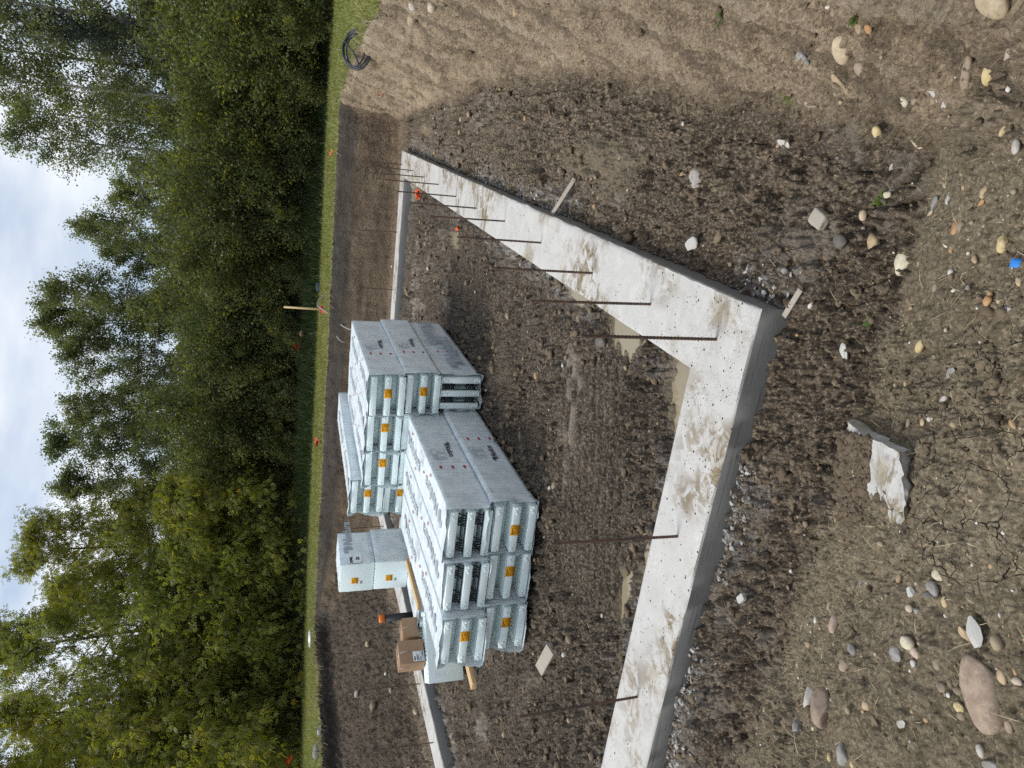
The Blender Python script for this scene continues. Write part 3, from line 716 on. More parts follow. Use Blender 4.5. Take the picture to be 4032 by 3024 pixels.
# ---------------------------------------------------------------- uncountable: clods and grit
def scatter(name, base_list, pos, size, tint, mat, seed, flat=.75):
    r = np.random.default_rng(seed); VV = []; FF = []; TT = []; off = 0
    which = r.integers(0, len(base_list), len(pos))
    for b, (bv, bf) in enumerate(base_list):
        s = np.where(which == b)[0]; n = len(s)
        if not n: continue
        ang = r.uniform(0, 2*math.pi, n); ca, sa = np.cos(ang), np.sin(ang)
        el = np.stack([r.uniform(.8, 1.35, n), r.uniform(.65, 1.0, n), r.uniform(flat-.2, flat+.15, n)], -1)*size[s][:, None]
        v = bv[None]*el[:, None, :]
        x = v[..., 0]*ca[:, None]-v[..., 1]*sa[:, None]; y = v[..., 0]*sa[:, None]+v[..., 1]*ca[:, None]
        v = np.stack([x, y, v[..., 2]], -1)+pos[s][:, None, :]
        VV.append(v.reshape(-1, 3)); FF.append((bf[None]+(np.arange(n)*len(bv))[:, None, None]+off).reshape(-1, 3)); TT.append(np.repeat(tint[s], len(bv))); off += n*len(bv)
    o = np_obj(name, np.concatenate(VV), np.concatenate(FF), [mat], attrs=dict(tint=np.concatenate(TT)), smooth=(name == 'gravel'))
    return tag(o, kind='stuff')
def rough_base(base, n, amp, seed):
    out = []
    for k in range(n):
        v, f = base; v = v*(1+amp*fbm(v[:, 0]*1.3+k*5+seed, v[:, 1]*1.3, v[:, 2]*1.3, 2, 77+k)[:, None]+amp*.5*vnoise(v[:, 0]*4+k, v[:, 1]*4, v[:, 2]*4, 5)[:, None]); out.append((v, f))
    return out
def sample_ground(n, rmax, seed, power=1.0, maxaz=34):
    r = np.random.default_rng(seed); az = np.radians(r.uniform(-maxaz, maxaz, n)); rr = 1.0*(rmax/1.0)**(r.uniform(0, 1, n)**power)
    x, y = rr*np.sin(az), rr*np.cos(az); a, c, tr, tl, tf, top, near, wob, wob2 = zones(x, y)
    ok = (~in_foot(a, c, .01)) & (top < .9) & (tf < .05)
    ok &= ~((y > 4.45) & (y < 5.55) & (x > -1.4) & (x < .1))
    for (pa, pc, ha, hc, pz) in PUDDLES: ok &= (((a-pa)/ha)**2+((c-pc)/hc)**2) > 1.1
    return x[ok], y[ok], dict(a=a[ok], c=c[ok], tr=tr[ok], tl=tl[ok], top=top[ok], near=near[ok]), r
def build_loose():
    B2 = rough_base(ICO2, 10, .95, 1); B1 = rough_base(ICO1, 8, .8, 2)
    # clods: thick on the churned floor and in heaps on the near bank, thin on the scraped bank
    x, y, q, r = sample_ground(38000, 13, 5)
    heap = fbm(x*1.3+4, y*1.3, x*0, 3, 61); pr = np.where(q['near'] > .08, .10+.75*sst(.08, .4, heap), .62)*np.where(q['tr'] > .15, .28, 1.0)*(.25+.75*sst(-.2, .25, fbm(x*2.5, y*2.5, x*0, 3, 15)))
    k = r.uniform(0, 1, len(x)) < pr; x, y = x[k], y[k]; rad = np.hypot(x, y)
    sz = np.minimum((.0030+.0036*r.exponential(1, len(x)))*np.clip(rad/2.2, .8, 3.0), .034)
    z = surf_z(x, y)-sz*.10
    big = sz > .010*np.clip(rad/2.2, .8, 2.0)
    P = np.stack([x, y, z], -1); T = r.uniform(0, 1, len(x))
    # soil heaped on the old slab
    n = 2600; u = r.uniform(0, 1, n)**1.25; lx = r.uniform(-.63, -.17, n); ly = 2.31-.06*(lx+.63)/.46-.36*u+.05*fbm(lx*9, u*4, lx*0, 2, 3)
    lz = .074+.60*(2.43-ly)+.026*np.maximum(0, .4+fbm(lx*9, ly*9, lx*0, 3, 2))*(1-u)
    ls = np.minimum(.0028+.0048*r.exponential(1, n)*(1-.6*u), .016)
    Pb = np.concatenate([P[big], np.stack([lx, ly, lz+ls*.3], -1)]); sb = np.concatenate([sz[big], ls]); tb = np.concatenate([T[big], r.uniform(0, .5, n)])
    scatter('soil_clods', B2, Pb, sb, tb, M['clod'], 1)
    scatter('soil_crumbs', B1, P[~big], sz[~big], T[~big], M['clod'], 2)
    # pale grit and pebbles too many to count
    t = NT('grit'); ti = t.attr('tint')
    c = t.ramp(ti, [(0, (.12, .105, .09)), (.35, (.26, .21, .15)), (.6, (.38, .31, .21)), (.8, (.45, .30, .17)), (.88, (.62, .60, .56)), (1, (.70, .69, .66))])
    t.bsdf(t.mix(t.noise(90, 4), c, t.mix(1.0, c, (.75, .72, .68), 'MULTIPLY')), .8, .25)
    x, y, q, r = sample_ground(3000, 15, 9)
    pr = np.where(q['near'] > .05, .8, .42)*np.where(q['tr'] > .2, .45, 1)*np.where(q['tl'] > .05, 1.6, 1)
    k = r.uniform(0, 1, len(x)) < pr; x, y = x[k], y[k]; rad = np.hypot(x, y)
    sz = np.minimum((.0026+.0030*r.exponential(1, len(x)))*np.clip(rad/2.0, .8, 5), .045); z = surf_z(x, y)+sz*.2
    scatter('gravel', rough_base(ICO2, 6, .25, 5), np.stack([x, y, z], -1), sz, r.uniform(0, 1, len(x)), t.m, 3, .65)
    # hard crumbs of spilled concrete along the footing
    xs = []
    r = np.random.default_rng(21)
    a = np.concatenate([r.uniform(0, 11.4, 1500), -np.abs(r.normal(0, .08, 1300))-.005, r.uniform(.5, 11, 500)]); c = np.concatenate([-np.abs(r.normal(0, .09, 1500))-.005, r.uniform(0, 4.2, 1300), FOOT_W+np.abs(r.normal(0, .05, 500))+.005])
    x, y = PX+a*D1[0]+c*D2[0], PY+a*D1[1]+c*D2[1]
    k = fbm(x*1.7, y*1.7, x*0, 3, 51) > -.05; x, y = x[k], y[k]; sz = np.minimum(.002+.0045*r.exponential(1, len(x)), .018)
    t2 = NT('concrete_crumb'); t2.bsdf(t2.mix(t2.attr('tint'), (.17, .16, .145), (.52, .51, .485)), .9, .2)
    scatter('concrete_crumbs', rough_base(ICO2, 6, 1.0, 9), np.stack([x, y, surf_z(x, y)+sz*.2], -1), sz, r.uniform(0, 1, len(x)), t2.m, 4, .6)
build_loose()
# ================================================================ FOAM FORM BUNDLES
BW, BH, BL = .457, .385, 2.44
PT = .068; GAP = (BH-3*PT)/2-.001
_font_cache = {}
def text_geo(string, size, heavy=0.0):
    key = (string, size, heavy)
    if key in _font_cache: return _font_cache[key]
    cu = bpy.data.curves.new('lettering', 'FONT'); cu.body = string; cu.size = size; cu.offset = heavy; cu.resolution_u = 3
    ob = bpy.data.objects.new('lettering', cu); COL.objects.link(ob)
    dg = bpy.context.evaluated_depsgraph_get(); dg.update()
    me = bpy.data.meshes.new_from_object(ob.evaluated_get(dg))
    v = [tuple(q.co) for q in me.vertices]; f = [list(p.vertices) for p in me.polygons]
    bpy.data.objects.remove(ob); bpy.data.curves.remove(cu); bpy.data.meshes.remove(me)
    _font_cache[key] = (v, f); return v, f
def put_text(mb, string, size, org, xd, yd, heavy=.0, m=0, T=None, shear=0.0):
    v, f = text_geo(string, size, heavy); O, X, Y = Vector(org), Vector(xd), Vector(yd)
    P = [O+X*(p[0]+shear*p[1])+Y*p[1] for p in v]
    mb.add([T(p) for p in P] if T else P, f, m)
    return max(p[0] for p in v)
def put_poly(mb, pts, org, xd, yd, m=0, T=None):
    O, X, Y = Vector(org), Vector(xd), Vector(yd); P = [O+X*a+Y*b for a, b in pts]
    mb.add([T(p) for p in P] if T else P, [list(range(len(P)))], m)
def put_logo(mb, size, org, xd, yd, m=0, T=None):
    """leaf-and-bow mark, then the maker's word"""
    s = size; A = [math.pi/2*k/8 for k in range(9)]
    q = [(-.05*s-.36*s*math.cos(a), .40*s+.36*s*math.sin(a)) for a in A]+[(-.05*s, .40*s)]
    put_poly(mb, [(x-.62*s, y) for x, y in q], org, xd, yd, m, T)
    put_poly(mb, [(-.62*s+.03*s+x, y) for x, y in ((0, 0), (.10*s, 0), (.10*s, .74*s), (0, .74*s))], org, xd, yd, m, T)
    q = [(-.62*s+.17*s+.34*s*math.sin(a*2), .37*s-.37*s*math.cos(a*2)) for a in A]
    put_poly(mb, q[::-1], org, xd, yd, m, T)
    O = Vector(org)
    put_text(mb, 'Nudura', size, O, xd, yd, size*.022, m, T, .12)
def info_block(mb, org, xd, yd, w, h, seed, m=0, T=None):
    """the small printed data panel: a frame of thin rules and rows of fine print"""
    r = random.Random(seed); t = .004
    def bar(x0, y0, x1, y1): put_poly(mb, [(x0, y0), (x1, y0), (x1, y1), (x0, y1)], org, xd, yd, m, T)
    bar(0, 0, w, t); bar(0, h-t, w, h); bar(0, 0, t, h); bar(w-t, 0, w, h); bar(0, h*.62, w, h*.62+t*.8); bar(w*.5, 0, w*.5+t*.8, h*.62)
    for k in range(5):
        y = h*.10+k*h*.10
        for x0 in (w*.06, w*.56): bar(x0, y, x0+w*r.uniform(.18, .36), y+h*.035)
    for k in range(2): bar(w*.08, h*(.70+.13*k), w*r.uniform(.5, .9), h*(.70+.13*k)+h*.05)
def tooth_outline(w, l, y0=0.0):
    """plan outline of a panel: interlocking nubs down both long edges, notched corners at the ends"""
    d, p = .013, .050; pts = []; n = int(l/p)
    for k in range(n):
        y = y0+k*p; pts += [(w/2, y), (w/2, y+p/2), (w/2-d, y+p/2), (w/2-d, y+p)]
    pts += [(w/2-d, y0+l), (-w/2+d, y0+l)]
    for k in range(n-1, -1, -1):
        y = y0+k*p; pts += [(-w/2+d, y+p), (-w/2+d, y+p/2), (-w/2, y+p/2), (-w/2, y)]
    return pts
def bundle_proto(webs=False, side=False, tagged=True, seed=0, text_top=True, face_text='none', name='foam_form_bundle', flare=.05):
    r = random.Random(seed); root = empty(name, (0, 0, 0))
    if side: T = lambda p: Vector((p[2]-BH/2, p[1], BW/2-p[0]))
    else: T = lambda p: Vector(p)
    def emit(mb, nm, mat, parent=root, **kw):
        mb.v = [tuple(T(p)) for p in mb.v]; return mb.obj(nm, mat, parent, **kw)
    tops = []
    for k in range(3):
        z0 = k*(PT+GAP)+.0005; y0 = r.uniform(-.012, .012)-(.012 if k == 1 else 0); tops.append((z0, y0))
        mb = MB(); mb.prism(tooth_outline(BW, BL-.03, y0), z0, z0+PT)
        # end tongue: a row of small castellations on the near edge corners
        for sx in (-1, 1):
            for q in range(3): mb.box(sx*(BW/2-.012-.026*q)-.008, sx*(BW/2-.012-.026*q)+.008, y0-.010, y0+.004, z0+.022+.012*(q % 2), z0+.044+.012*(q % 2))
        emit(mb, 'foam_panel', M['foam'], bevel=.004)
        if k < 2:
            zc0, zc1 = z0+PT+.003, z0+PT+GAP-.002
            mb = MB()
            if webs:
                mb.prism(tooth_outline(BW-.03, BL-.22, .10+r.uniform(0, .03)), zc0+.028, zc1)
                emit(mb, 'recessed_panel', M['foam'])
                for sx in (-.125, .125):
                    w = MB(); zz0, zz1 = zc0, zc1
                    w.tube([(sx-.05, .02, zz0+.009), (sx+.05, .02, zz0+.009)], .0045, 5); w.tube([(sx-.035, .024, zz1-.010), (sx+.035, .024, zz1-.010)], .0045, 5)
                    for q in range(4):
                        xa, xb = sx-.05+q*.027, sx-.036+q*.023
                        w.tube([(xa, .022, zz0+.008), (xb, .022, zz1-.010)], .0042, 5); w.tube([(xa+.025, .026, zz0+.008), (xb, .026, zz1-.010)], .004, 5)
                    w.tube([(sx-.05, .03, zz0+.01), (sx-.03, .12, zz1-.02)], .005, 5); w.tube([(sx+.05, .03, zz0+.01), (sx+.03, .12, zz1-.02)], .005, 5)
                    emit(w, 'web', M['web'])
                w = MB(); w.box(-BW/2+.02, BW/2-.02, .02, .034, zc0+.001, zc0+.008); emit(w, 'web_rail', M['web'])
            else:
                mb.prism(tooth_outline(BW-.016, BL-.24, .15+r.uniform(0, .04)), zc0, zc1)
                emit(mb, 'recessed_panel', M['foam'])
    # film sleeve, open and slightly flared at the near end
    nu, nv = 48, 70; hw, z0f, z1f = BW/2+.007, -.006, BH+.008; V = []; F = []
    per = [(-hw, z0f), (hw, z0f), (hw, z1f), (-hw, z1f)]
    ring = []
    for i in range(4):
        (xa, za), (xb, zb) = per[i], per[(i+1) % 4]
        for q in range(nu//4): t = q/(nu//4); ring.append((xa+(xb-xa)*t, za+(zb-za)*t))
    ring = np.array(ring)
    for j in range(nv+1):
        t = j/nv; yy = np.full(nu, .03+(BL-.04)*t)
        n = fbm(ring[:, 0]*7+seed, ring[:, 1]*7, yy*9, 3, seed); n2 = fbm(ring[:, 0]*2+seed, ring[:, 1]*2, yy*30, 2, seed+3)
        if j == 0: yy = yy-.055*(.3+n)*1.3
        out = .004*n+.0035*n2; fl = flare*max(0, 1-t*9)**2*(.35+.9*np.maximum(n, -.2))
        out = np.maximum(out, -.003)+fl
        dirx = np.sign(ring[:, 0])*(np.abs(ring[:, 0]) > hw*.98); dirz = np.where(ring[:, 1] >= z1f*.98, 1, np.where(ring[:, 1] <= z0f+.004, -.12, 0))
        V += [(ring[i, 0]+dirx[i]*out[i], yy[i], ring[i, 1]+dirz[i]*out[i]) for i in range(nu)]
    for j in range(nv):
        for i in range(nu): F.append([j*nu+i, j*nu+(i+1) % nu, (j+1)*nu+(i+1) % nu, (j+1)*nu+i])
    F.append([nv*nu+i for i in range(nu)])
    mb = MB(); mb.add(V, F); emit(mb, 'plastic_wrap', M['wrap'], smooth=True)
    # printing on the film
    zt = BH+.017
    if text_top:
        mb = MB(); X, Y = (0, 1, 0), (-1, 0, 0)
        put_logo(mb, .20, (.07, .42, zt), X, Y); m3 = MB(); put_logo(m3, .20, (-.07, 2.0, zt), (0, -1, 0), (1, 0, 0)); emit(m3, 'printed_lettering', M['ink'])
        for k, (x, y) in enumerate(((.16, .85), (.04, 1.16), (-.14, 1.6), (.14, 1.9))):
            m3 = MB(); put_poly(m3, [(.030*math.cos(a*math.pi/6), .014*math.sin(a*math.pi/6)) for a in range(12)], (x, y, zt), X, Y); emit(m3, 'red_mark', M['red'])
        m3 = MB(); info_block(m3, (.20, 1.20, zt), X, Y, .26, .13, seed, 0); emit(m3, 'printed_panel', M['ink'])
        emit(mb, 'printed_lettering', M['ink'])
    xs = BW/2+.016
    if face_text != 'none':
        mb = MB(); X, Y = ((0, 1, 0), (0, 0, 1)) if face_text == 'up' else ((0, -1, 0), (0, 0, -1))
        o = .62 if face_text == 'up' else 1.62
        if face_text == 'big':
            for sz_, og, xd, yd in ((.30, (xs, .62, .09), (0, 1, 0), (0, 0, 1)), (.26, (xs, 2.1, .36), (0, -1, 0), (0, 0, -1))):
                mb2 = MB(); put_logo(mb2, sz_, og, xd, yd); mb2.obj('printed_lettering', M['ink'], root)
            for k in range(3): mb2 = MB(); put_poly(mb2, [(.030*math.cos(a*math.pi/6), .015*math.sin(a*math.pi/6)) for a in range(12)], (xs, .85, .10+.12*k), (0, 1, 0), (0, 0, 1)); mb2.obj('red_mark', M['red'], root)
            mb2 = MB(); info_block(mb2, (xs, 1.22, .30), (0, 1, 0), (0, 0, 1), .30, .13, seed, 0); mb2.obj('printed_panel', M['ink'], root)
        else:
            zz = .10 if face_text == 'up' else .16
            yb = 1.0 if face_text == 'up' else 1.36
            put_logo(mb, .085, (xs, yb, zz+(0 if face_text == 'up' else .0)), X, Y, 2)
            sgn = 1 if face_text == 'up' else -1
            mb.obj('printed_lettering', [M['ink'], M['red'], M['black']], root)
            m3 = MB(); info_block(m3, (xs, .98 if face_text == 'up' else 1.02, .21 if face_text == 'up' else .19), (0, 1, 0), (0, 0, 1), .26, .14, seed, 0); m3.obj('printed_panel', M['ink'], root)
            for k in range(3): m3 = MB(); put_poly(m3, [(.032*math.cos(a*math.pi/6), .014*math.sin(a*math.pi/6)) for a in range(12)], (xs, .86 if face_text == 'down' else 1.45, .06+.12*k), (0, 1, 0), (0, 0, 1)); m3.obj('red_mark', M['red'], root)
    if tagged:
        z0, y0 = tops[1]; mb = MB(); x0 = r.uniform(-.06, .02)
        mb.box(x0, x0+.105, y0-.0045, y0-.0015, z0-.012, z0+PT+.008)
        tg = emit(mb, 'tag', M['tagm']); tg.rotation_euler = (0, 0, 0)
        mb = MB(); zz = z0-.012; h = PT+.020
        for (a, b, c, d) in ((.08, .78, .70, .86), (.08, .62, .40, .68), (.56, .25, .90, .32), (.08, .10, .50, .17), (.60, .10, .92, .17), (.60, .50, .80, .58)):
            mb.box(x0+.105*a, x0+.105*c, y0-.0062, y0-.0048, zz+h*b, zz+h*d)
        emit(mb, 'tag_print', M['tagd'], tg)
    return root
def place(root, xyz, deg, label, group, first=False):
    o = root if first else copy_tree(root)
    o.location = xyz; o.rotation_euler = (0, 0, -math.radians(deg)); tag(o, label, 'foam bundle', group); return o
TH = 19.6; tE1 = (math.sin(math.radians(TH)), math.cos(math.radians(TH))); tE2 = (-tE1[1], tE1[0])
def along(o, e, n, z): return (o[0]+tE1[0]*e+tE2[0]*n, o[1]+tE1[1]*e+tE2[1]*n, z)
def build_bundles():
    plain_up = bundle_proto(seed=3, face_text='up', flare=.09); plain = bundle_proto(seed=5); plain_down = bundle_proto(seed=11, face_text='down')
    webby = bundle_proto(webs=True, tagged=False, seed=7, face_text='down'); webby2 = bundle_proto(webs=True, tagged=False, seed=8)
    onside = bundle_proto(webs=True, side=True, tagged=False, seed=9, text_top=False, face_text='big')
    G = 'foam bundles of the front stack'; o = (-1.09, 5.95); c = BW/2
    place(plain_up, along(o, 0, c, .095), TH, 'bottom right bundle of the front stack with a small upright printed mark on its side', G, True)
    place(plain, along(o, -.02, c+.495, .095), TH-.4, 'bottom middle bundle of the front stack with an orange tag on its end', G, True)
    place(plain, along(o, -.10, c+.995, .095), TH+.5, 'bottom left bundle of the front stack, end film bunched at the lower left', G)
    place(webby, along(o, .02, c+.045, .502), TH, 'top right bundle of the front stack with black webs showing in its end', G, True)
    place(webby2, along(o, -.06, c+.535, .502), TH, 'top middle bundle of the front stack, film gathered over its black webs', G, True)
    place(plain, along(o, -.18, c+1.04, .502), TH+.2, 'top left bundle of the front stack with an orange tag and no webs', G)
    G = 'foam bundles of the back stack'; o = (.065, 7.89)
    place(onside, along(o, 0, BH/2, .10), TH-.4, 'bundle laid on edge with big printed lettering at the bottom right of the back stack', G, True)
    place(plain, along(o, .06, .40+c, .10), TH, 'foam bundle at the bottom of the back stack just left of the one on edge', G)
    place(plain, along(o, .10, .90+c, .10), TH, 'foam bundle at the bottom of the third column of the back stack', G)
    place(plain, along(o, .10, 1.40+c, .24), TH, 'foam bundle at the bottom of the leftmost column of the back stack', G)
    z = .10+BW+.012
    place(plain_down, along(o, -.02, c-.02, z), TH, 'middle bundle of the right hand column of the back stack', G, True)
    place(plain, along(o, .04, c+.46, z), TH-.5, 'middle bundle of the second column of the back stack, half hidden', G)
    place(plain, along(o, .10, c+.94, z-.01), TH, 'middle bundle of the third column of the back stack, half hidden', G)
    place(plain, along(o, .42, c+1.52, z+.10), TH+6, 'lower visible bundle of the leftmost column of the back stack', G)
    z += BH+.018
    place(plain_down, along(o, -.04, c+.0, z), TH-.3, 'top bundle at the right end of the back stack', G)
    place(plain, along(o, .03, c+.47, z), TH, 'top bundle of the second column of the back stack', G)
    place(plain, along(o, .10, c+.95, z-.01), TH+1, 'top bundle of the third column of the back stack', G)
    place(plain, along(o, .40, c+1.50, z+.10), TH+6, 'highest bundle at the left end of the back stack', G)
    # ---------------- short corner bundles behind, standing on a low wrapped bundle
    def short(name, seed, L, W, H, text):
        root = empty(name, (0, 0, 0)); r = random.Random(seed)
        mb = MB(); mb.box(0, W, 0, .068, 0, H)
        for k in range(9): mb.box(W*(k+.15)/9, W*(k+.6)/9, .005, .030, H, H+.010); mb.box(W*(k+.15)/9, W*(k+.6)/9, .034, .062, H, H+.010)
        mb.obj('end_panel', M['foam'], root, bevel=.004)
        mb = MB(); mb.box(.004, W-.004, .069, L, .003, H-.003); mb.obj('panel_stack', M['foam'], root, bevel=.006)
        V = []; F = []; nu, nv = 28, 18; ring = []
        per = [(-.006, -.002), (W+.006, -.002), (W+.006, H+.006), (-.006, H+.006)]
        for i in range(4):
            (xa, za), (xb, zb) = per[i], per[(i+1) % 4]
            for q in range(nu//4): ring.append((xa+(xb-xa)*q/(nu//4), za+(zb-za)*q/(nu//4)))
        for j in range(nv+1):
            for i, (x, z) in enumerate(ring):
                n = float(vnoise(np.array([x*9+seed]), np.array([z*9.]), np.array([j*.9]))[0]); y = .03+(L-.02)*j/nv-(.03*n if j == 0 else 0)
                V.append((x+.006*n*(1 if x > W/2 else -1), y, max(z+.005*n, -.003)))
        for j in range(nv):
            for i in range(nu): F.append([j*nu+i, j*nu+(i+1) % nu, (j+1)*nu+(i+1) % nu, (j+1)*nu+i])
        F.append([nv*nu+i for i in range(nu)])
        mb = MB(); mb.add(V, F); mb.obj('plastic_wrap', M['wrap'], root, smooth=True)
        mb = MB(); mb.box(W*.30, W*.30+.10, -.004, -.001, H*.46, H*.46+.095); tg = mb.obj('tag', M['tagm'], root)
        mb = MB()
        for (a, b, c_, d) in ((.08, .78, .70, .86), (.08, .62, .40, .68), (.56, .25, .90, .32), (.08, .10, .50, .17), (.60, .10, .92, .17)): mb.box(W*.30+.10*a, W*.30+.10*c_, -.006, -.0042, H*.46+.095*b, H*.46+.095*d)
        mb.obj('tag_print', M['tagd'], tg)
        mb = MB()
        for k in range(6): put_poly(mb, [(.012*math.cos(q), .010*math.sin(q)) for q in [i*math.pi/4 for i in range(8)]], (W*(.30+.035*(k % 3)), -.0015, H*(.38-.03*(k//3))), (1, 0, 0), (0, 0, 1))
        mb.obj('printed_dots', M['ink'], root)
        if text:
            mb = MB(); put_logo(mb, .17, (W+.022, .42, H*.60), (0, 1, 0), (0, 0, 1)); mb.obj('printed_lettering', M['ink'], root)
        return root
    G = 'short corner bundles behind the front stack'
    b1 = short('corner_form_bundle', 3, .74, .46, .452, False); b2 = short('corner_form_bundle', 9, .70, .46, .452, True)
    a25 = math.radians(25); rx, ry = math.cos(a25), -math.sin(a25)
    nc = (-2.49, 9.80)   # near right corner
    b1.location = (nc[0]-.46*rx, nc[1]-.46*ry, .567); b1.rotation_euler = (0, 0, -a25)
    b2.location = (nc[0]-.465*rx-.01, nc[1]-.465*ry+.03, 1.035); b2.rotation_euler = (0, 0, -a25-.01)
    tag(b1, 'lower short wrapped bundle with a plain foam end under the dated one', 'foam bundle', G); tag(b2, 'upper short wrapped bundle carrying the date paper', 'foam bundle', G)
    # date paper stuck on the film
    e = Matrix.Rotation(-a25-.01, 4, 'Z'); mb = MB(); W = .46
    mb.add([(W+.020, .02, .345), (W+.022, .145, .36), (W+.024, .150, .28), (W+.021, .225, .24), (W+.020, .215, .165), (W+.024, .10, .155), (W+.021, .02, .19)], [[0, 1, 2, 3, 4, 5, 6]])
    pp = mb.obj('date_paper', M['paper']); pp.location = b2.location; pp.rotation_euler = b2.rotation_euler
    mb = MB(); put_text(mb, 'APRIL', .052, (W+.027, .022, .295), (0, 1, 0), (0, 0, 1), .0025); put_text(mb, '22', .062, (W+.027, .075, .205), (0, 1, 0), (0, 0, 1), .003); mb.obj('date_lettering', M['black'], pp)
    tag(pp, 'torn white paper lettered APRIL 22 stuck on a short bundle', 'paper')
    # low bundle under them and the block in front of it
    low = bundle_proto(side=True, tagged=False, seed=21, text_top=False, face_text='none', name='foam_form_bundle')
    aL = math.radians(27); low.rotation_euler = (0, 0, -aL); low.scale = (1.12, .80, 1); low.location = (-3.11, 8.98, .10)
    mb = MB(); info_block(mb, (.06, .55, BW+.012), (0, 1, 0), (-1, 0, 0), .30, .20, 4); mb.obj('printed_panel', M['ink'], low); mb = MB(); put_text(mb, 'Nudura', .10, (.10, .95, BW+.012), (0, 1, 0), (-1, 0, 0), .002); mb.obj('printed_lettering', M['ink'], low)
    tag(low, 'low wrapped bundle on edge under the short corner bundles', 'foam bundle')
    blk = empty('foam_form_block', (-3.68, 8.50, .09), math.atan2(.39, .92))
    mb = MB(); mb.box(0, .86, 0, .068, 0, .44)
    for k in range(18): mb.box(.86*(k+.1)/18, .86*(k+.6)/18, .02, .05, .44, .452)
    mb.obj('end_panel', M['foam'], blk, bevel=.005)
    mb = MB(); mb.box(.01, .85, .069, .30, .0, .435); mb.obj('panel_stack', M['foam'], blk, bevel=.005)
    mb = MB(); v, f = text_geo('NUDURA', .085, .001)
    mb.add([(.12-p[1], -.0025, .36-p[0]*.9) for p in v], f); mb.obj('raised_lettering', M['foam'], blk)
    tag(blk, 'bare pale foam block with a cardboard box on it at the left of the stacks', 'foam block')
build_bundles()
# ---------------------------------------------------------------- timber under and around the stacks, boxes
def beam(name, p, q, w, h, mat, label, cat='timber', roll_=0, group=None):
    p, q = Vector(p), Vector(q); d = q-p; L = d.length
    mb = MB(); mb.box(0, L, -w/2, w/2, 0, h)
    o = mb.obj(name, mat, bevel=min(w, h)*.08); x = d.normalized(); y = Vector((0, 0, 1)).cross(x).normalized(); z = x.cross(y)
    o.matrix_world = Matrix.Translation(p) @ Matrix((x, y, z)).transposed().to_4x4() @ Matrix.Rotation(roll_, 4, 'X')
    return tag(o, label, cat, group)
def build_timber():
    o = (-1.09, 5.95)
    beam('timber_bearer', along(o, .35, .16, .0), along(o, .35, 1.50, .0), .09, .088, M['lumber'], 'timber bearer under the near end of the front stack')
    beam('timber_bearer', along(o, 1.95, .14, .0), along(o, 1.95, 1.52, .0), .09, .088, M['lumber'], 'timber bearer under the far end of the front stack')
    o = (.065, 7.89)
    beam('timber_bearer', along(o, .35, .14, .0), along(o, .35, 2.1, .0), .09, .088, M['lumber'], 'timber bearer under the near end of the back stack')
    beam('timber_bearer', along(o, 1.9, .14, .0), along(o, 1.9, 2.1, .0), .09, .088, M['lumber'], 'timber bearer under the far end of the back stack')
    beam('timber_bearer', (-2.9, 9.3, 0), (-3.62, 8.14, .0), .13, .088, M['lumber'], 'pale timber sticking out under the bare foam block')
    beam('timber_plank', (-2.83, 8.80, .585), (-2.47, 9.72, .585), .09, .04, M['lumber'], 'clean orange plank lying on the low bundle beside the front stack')
    beam('timber_offcut', (-2.53, 5.88, .05), (-2.24, 5.60, .055), .11, .05, M['oldwood'], 'weathered wood offcut lying on the pit floor left of the front stack', 'timber', .3)
    beam('timber_stake', (1.47, 5.65, .10), (1.70, 5.37, .02), .035, .018, M['oldwood'], 'grey wooden stake leaning against the outside of the right footing', 'stake', .5)
    beam('timber_stake', (.345, 2.80, .02), (.455, 2.66, .045), .026, .014, M['oldwood'], 'splintered wooden stake at the near corner of the footing', 'stake', .4)
    beam('timber_splinter', (-.02, 2.14, .06), (-.10, 2.02, .10), .03, .016, M['oldwood'], 'short broken wood splinter on the lip of the bank', 'stick', .2)
    def box(name, loc, yaw, L, W, H, label, paper=False):
        r = empty(name, loc, yaw); mb = MB(); mb.box(0, L, 0, W, 0, H); mb.obj('carton', M['card'], r, bevel=.004)
        mb = MB(); mb.box(0, L, W*.02, W*.49, H+.0005, H+.004); mb.box(0, L, W*.51, W*.98, H+.0005, H+.003); mb.obj('flap', M['card'], r)
        mb = MB(); mb.box(L*.44, L*.56, -.0015, -.0002, H*.55, H); mb.box(L*.44, L*.56, 0, W, H+.0042, H+.0052); mb.box(-.0015, -.0002, W*.44, W*.56, H*.6, H); mb.obj('tape', M['tape'], r)
        if paper:
            mb = MB(); mb.box(L*.05, L*.48, -.004, -.0018, H*.02, H*.48); pl = mb.obj('shipping_label', M['paper'], r)
            mb = MB()
            for (a, b, c, d) in ((.08, .80, .5, .9), (.08, .62, .7, .68), (.08, .50, .6, .56), (.08, .30, .4, .36), (.55, .12, .9, .20)): mb.box(L*(.05+.43*a), L*(.05+.43*c), -.0058, -.0042, H*(.02+.46*b), H*(.02+.46*d))
            mb.obj('label_print', M['black'], pl)
        tag(r, label, 'cardboard box', 'cardboard boxes on the foam block'); return r
    box('cardboard_box', (-3.46, 8.645, .545), math.radians(46), .30, .24, .31, 'larger brown cardboard box with a white shipping label', True)
    box('cardboard_box', (-3.235, 8.92, .572), math.radians(48), .27, .24, .20, 'smaller brown cardboard box behind the larger labelled one')
build_timber()
